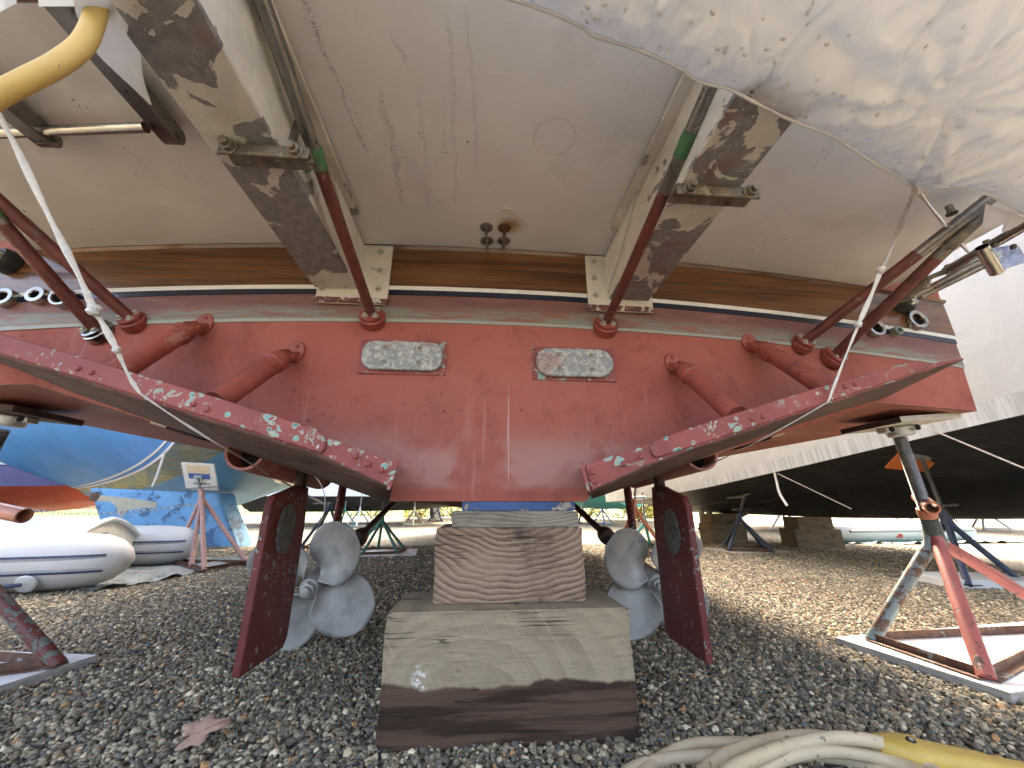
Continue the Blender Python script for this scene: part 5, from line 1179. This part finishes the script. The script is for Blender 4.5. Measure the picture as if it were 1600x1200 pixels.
# ================================================================== A FALLEN LEAF
def leaf():
    c = PZ(314, 1142, .040); b = MB(); q = []; n = 40
    for i in range(n):      # lobed outline of an oak leaf
        a = 2 * math.pi * i / n; r = .034 + .010 * math.cos(5 * a + .5) + .006 * math.cos(3 * a); q.append((r * math.cos(a) * 1.25, r * math.sin(a) * .95))
    rot = Matrix.Rotation(R(38), 3, 'X') @ Matrix.Rotation(.35, 3, 'Z'); vs = [c]
    for k in (.5, 1.):
        for x, y in q: vs.append(c + rot @ V(x * k, y * k, .004 * math.sin(x * 55 * k) + .10 * abs(y * k) + .003 * math.sin(y * 120 * k)))
    b.add(vs, [(0, 1 + i, 1 + (i + 1) % n) for i in range(n)] + [(1 + i, n + 1 + i, n + 1 + (i + 1) % n, 1 + (i + 1) % n) for i in range(n)])
    b.tube([c + rot @ V(-.045, 0, .004), c, c + rot @ V(.05, 0, .012)], .0012, 5)
    o = b.build('fallen_leaf', LEAF, solid=.001); tag(o, 'curled brown oak leaf lying on the gravel at left', 'leaf')
leaf()

# ================================================================== FAR YARD
def far_boat(label, c, yaw, L, B, zk, zc, zd, mb, ms, mw, sail=False, stands=3, stand_m=BLUEST, tall=1.4):
    t = thing('hauled_boat', (c[0], c[1], 0), label, 'boat', None); ca, sa = math.cos(yaw), math.sin(yaw)
    def W_(s, y, z): return (c[0] + ca * s - sa * y, c[1] + sa * s + ca * y, z)
    st = [(-L / 2, .92, 0), (-L / 4, 1, 0), (L * .1, .97, .05), (L * .3, .7, .2), (L * .45, .28, .5), (L * .5, .02, .8)]
    def loft(prof):
        b = MB(); vs = []; W = len(prof(st[0]))
        for q in st: vs += [W_(*p) for p in prof(q)]
        return b.add(vs, [(j * W + i, j * W + i + 1, (j + 1) * W + i + 1, (j + 1) * W + i) for j in range(len(st) - 1) for i in range(W - 1)] + [tuple(range(W))])
    h = B / 2
    loft(lambda q: [(q[0], -h * q[1], zc + q[2] * .3), (q[0], -h * .5 * q[1], zk + (zc - zk) * .4 + q[2] * .5), (q[0], 0, zk + q[2]), (q[0], h * .5 * q[1], zk + (zc - zk) * .4 + q[2] * .5), (q[0], h * q[1], zc + q[2] * .3)]).build('hull_bottom', mb, t, smooth=30)
    for s in (-1, 1): loft(lambda q: [(q[0], s * h * q[1], zc + q[2] * .3), (q[0], s * h * 1.05 * q[1], zd + q[2] * .3)]).build('hull_side', ms, t)
    n = 10
    loft(lambda q: [(q[0], -h * 1.06 * q[1] * math.cos(math.pi * i / n), zd + .02 + q[2] * .3 + tall * math.sin(math.pi * i / n) ** .8 * (.3 + .7 * q[1])) for i in range(n + 1)]).build('wrap', mw, t, smooth=50)
    if sail: MB().prism([W_(-L * .10, -.10, zk + .25), W_(L * .10, -.10, zk + .25), W_(L * .06, -.10, .12), W_(-L * .05, -.10, .12)], Vector(W_(0, .1, 0)) - Vector(W_(0, -.1, 0))).build('keel', mb, t, bevel=.03)
    return t
GREYB = simple('grey_bottom_paint', (.10, .11, .14), .6, var=.2, vs=3); TEALB = simple('teal_bottom_paint', (.07, .42, .38), .6, var=.1, vs=3); REDB = simple('orange_red_bottom_paint', (.38, .060, .032), .5, 0, .15, 4); DGREY = simple('dark_grey_bottom', (.07, .065, .06), .6, var=.3, vs=3); PURP = simple('purple_blue_side', (.09, .10, .28), .4, var=.15, vs=4); NVB = simple('blue_side_paint', (.05, .15, .36), .4, var=.15)
WL = simple('white_hull_paint', (.78, .78, .76), .4, var=.06, vs=2)
far_boat('white-wrapped boat with dark grey bottom far behind the left propeller', (-3.6, 15.5), R(8), 9, 3.2, .45, .95, 1.7, DGREY, WL, WRAPN, tall=1.9)
far_boat('grey sailboat with a narrow fin keel standing far behind the blocks', (-2.2, 20.), R(80), 9, 2.8, 1.0, 1.5, 2.2, GREYB, GREYB, WRAPN, True)
far_boat('white-wrapped boat with teal bottom far behind the right propeller', (4.4, 17.), R(100), 8, 3.0, .55, 1.25, 1.6, TEALB, TEALB, WRAPN, tall=2.2)
far_boat('pale wrapped boat far beyond the salmon stand', (7.6, 21.), R(95), 9, 3.2, .8, 1.3, 2.0, DGREY, WL, WRAPN, tall=2.2)
far_boat('orange-red bottomed boat with purple side behind the dinghy at far left', (-11.2, 9.6), R(8), 7, 2.6, .35, .95, 1.35, REDB, PURP, WL, tall=.6)
far_boat('red-bottomed boat seen far under the black boat', (9.5, 12.5), R(40), 8, 3, .5, .9, 1.6, REDB, WL, WRAPN)
far_boat('white boat far right beyond the inflatable', (15., 13.), R(70), 9, 3.2, .6, 1.1, 1.9, DGREY, WL, WRAPN)
far_boat('blue and white boat on the far left beyond the keel', (-5.2, 18.5), R(20), 9, 3, .55, 1.0, 1.9, NVB, NVB, WL)
far_boat('white boat far left beyond the sailboat', (-16., 17.), R(15), 9, 3.2, .5, 1.1, 1.8, WL, WL, WRAPN)
far_boat('white-hulled boat in the farthest row behind the keel blocks', (.6, 27.), R(15), 9, 3.2, .9, 1.3, 1.9, DGREY, WL, WRAPN)
k = 0
for x, y, m, w_ in ((-4.6, 14.2, GRN, 'green stand under the far white-wrapped boat, left leg pair'), (-2.3, 14.4, simple('cream_stand', (.55, .48, .30), .5), 'cream stand under the far white-wrapped boat'), (-1.9, 18.4, BLUEST, 'navy stand beside the far grey fin keel'), (-3.0, 19.0, SALM, 'salmon stand beside the far grey sailboat'), (-1.0, 19.2, GALVP, 'pale metal stand right of the far grey fin keel'),
        (3.3, 15.6, BLUEST, 'navy stand under the teal-bottomed boat, left one'), (3.9, 15.2, BLUEST, 'navy stand under the teal-bottomed boat, middle one'), (4.6, 15.0, simple('blue_stand', (.05, .16, .40), .5), 'bright blue stand under the teal-bottomed boat'),
        (8.2, 10.4, GALVP, 'pale stand far under the black boat, left one'), (8.9, 10.0, GALVP, 'pale stand far under the black boat, right one'), (12.0, 10.6, GALVP, 'pale stand beyond the far right inflatable, left one'), (12.9, 10.4, GALVP, 'pale stand beyond the far right inflatable, middle one'), (13.9, 10.2, GALVP, 'pale stand beyond the far right inflatable, right one'),
        (-9.6, 8.2, NVB, 'blue stand in front of the orange-red boat at far left'), (-3.9, 13.5, GALVP, 'pale stand between the blue keel and the left rudder')):
    far_stand(w_, (x, y, 0), .62, (x, y, 1.0), .42, k * 37, [m], m, r=.026, group='stands in the far yard', bar=False, detail=False); k += 1

# bushes in yellow flower and a grassy bank at the back of the yard
def bush(label, x, y, r, h, col, n=2600, seed=0):
    t = thing('bush', (x, y, 0), label, 'bush', None); rr = random.Random(seed)
    m = simple('leaf_' + str(seed), col, .6, 0, .35, 3.); st = MB()
    for i in range(9):
        a = rr.uniform(0, 6.28); st.tube([(x, y, 0), (x + .5 * r * math.cos(a), y + .5 * r * math.sin(a), h * .5), (x + .9 * r * math.cos(a), y + .9 * r * math.sin(a), h * .9)], [.03, .02, .008], 5)
    st.build('stems', RUST, t)
    vs = []; fs = []
    for i in range(n):
        a = rr.uniform(0, 6.28); b = rr.uniform(-.15, 1) ; k = rr.uniform(.35, 1) ** .5; cl = .8 + .35 * math.sin(a * 3 + seed) * math.cos(b * 5)
        p = V(x + r * k * cl * math.cos(a) * math.cos(b * 1.4), y + r * k * cl * math.sin(a) * math.cos(b * 1.4), h * (.12 + .55 * max(0, b) + .3 * k * b)); s = rr.uniform(.03, .06)
        e = V(rr.uniform(-1, 1), rr.uniform(-1, 1), rr.uniform(-1, 1)).normalized(); g = e.cross(V(rr.uniform(-1, 1), rr.uniform(-1, 1), 1)).normalized(); j = len(vs)
        vs += [p - e * s, p + g * s * .6, p + e * s, p - g * s * .6]; fs.append((j, j + 1, j + 2, j + 3))
    MB().add(vs, fs).build('foliage', m, t, smooth=0)
YG = (.55, .50, .03); GG = (.16, .22, .05)
for i, (x, y, r, h, c_, lab) in enumerate(((-3.4, 23, 1.3, 1.5, YG, 'yellow-flowering bush left of the far grey fin keel'), (-1.6, 24, 1.5, 1.6, YG, 'yellow-flowering bush right of the far grey fin keel'), (.4, 23.5, 1.2, 1.4, YG, 'yellow-flowering bush low behind the keel blocks'),
        (5.9, 22, 1.5, 1.6, YG, 'yellow-green bush right of the teal-bottomed boat'), (7.6, 19, 1.2, 1.5, YG, 'yellow-green bush behind the salmon stand'), (9.5, 24, 1.6, 1.7, GG, 'green bush behind the right rudder'), (-6.5, 25, 1.6, 1.8, GG, 'green bush far behind the left rudder'))):
    bush(lab, x, y, r, h, c_, 2600, i + 1)
b = MB(); b.grid(lambda u, v: V(-120 + 260 * u, 34 + 60 * v, 9 * math.sin(v * math.pi / 2) * (1 + .3 * fbm((u * 9, v * 3, 0), 3)) - .05), 60, 10)
tag(b.build('grassy_bank', simple('spring_grass', (.11, .17, .045), .8, 0, .3, 1.2, .4, 30)), kind='structure')
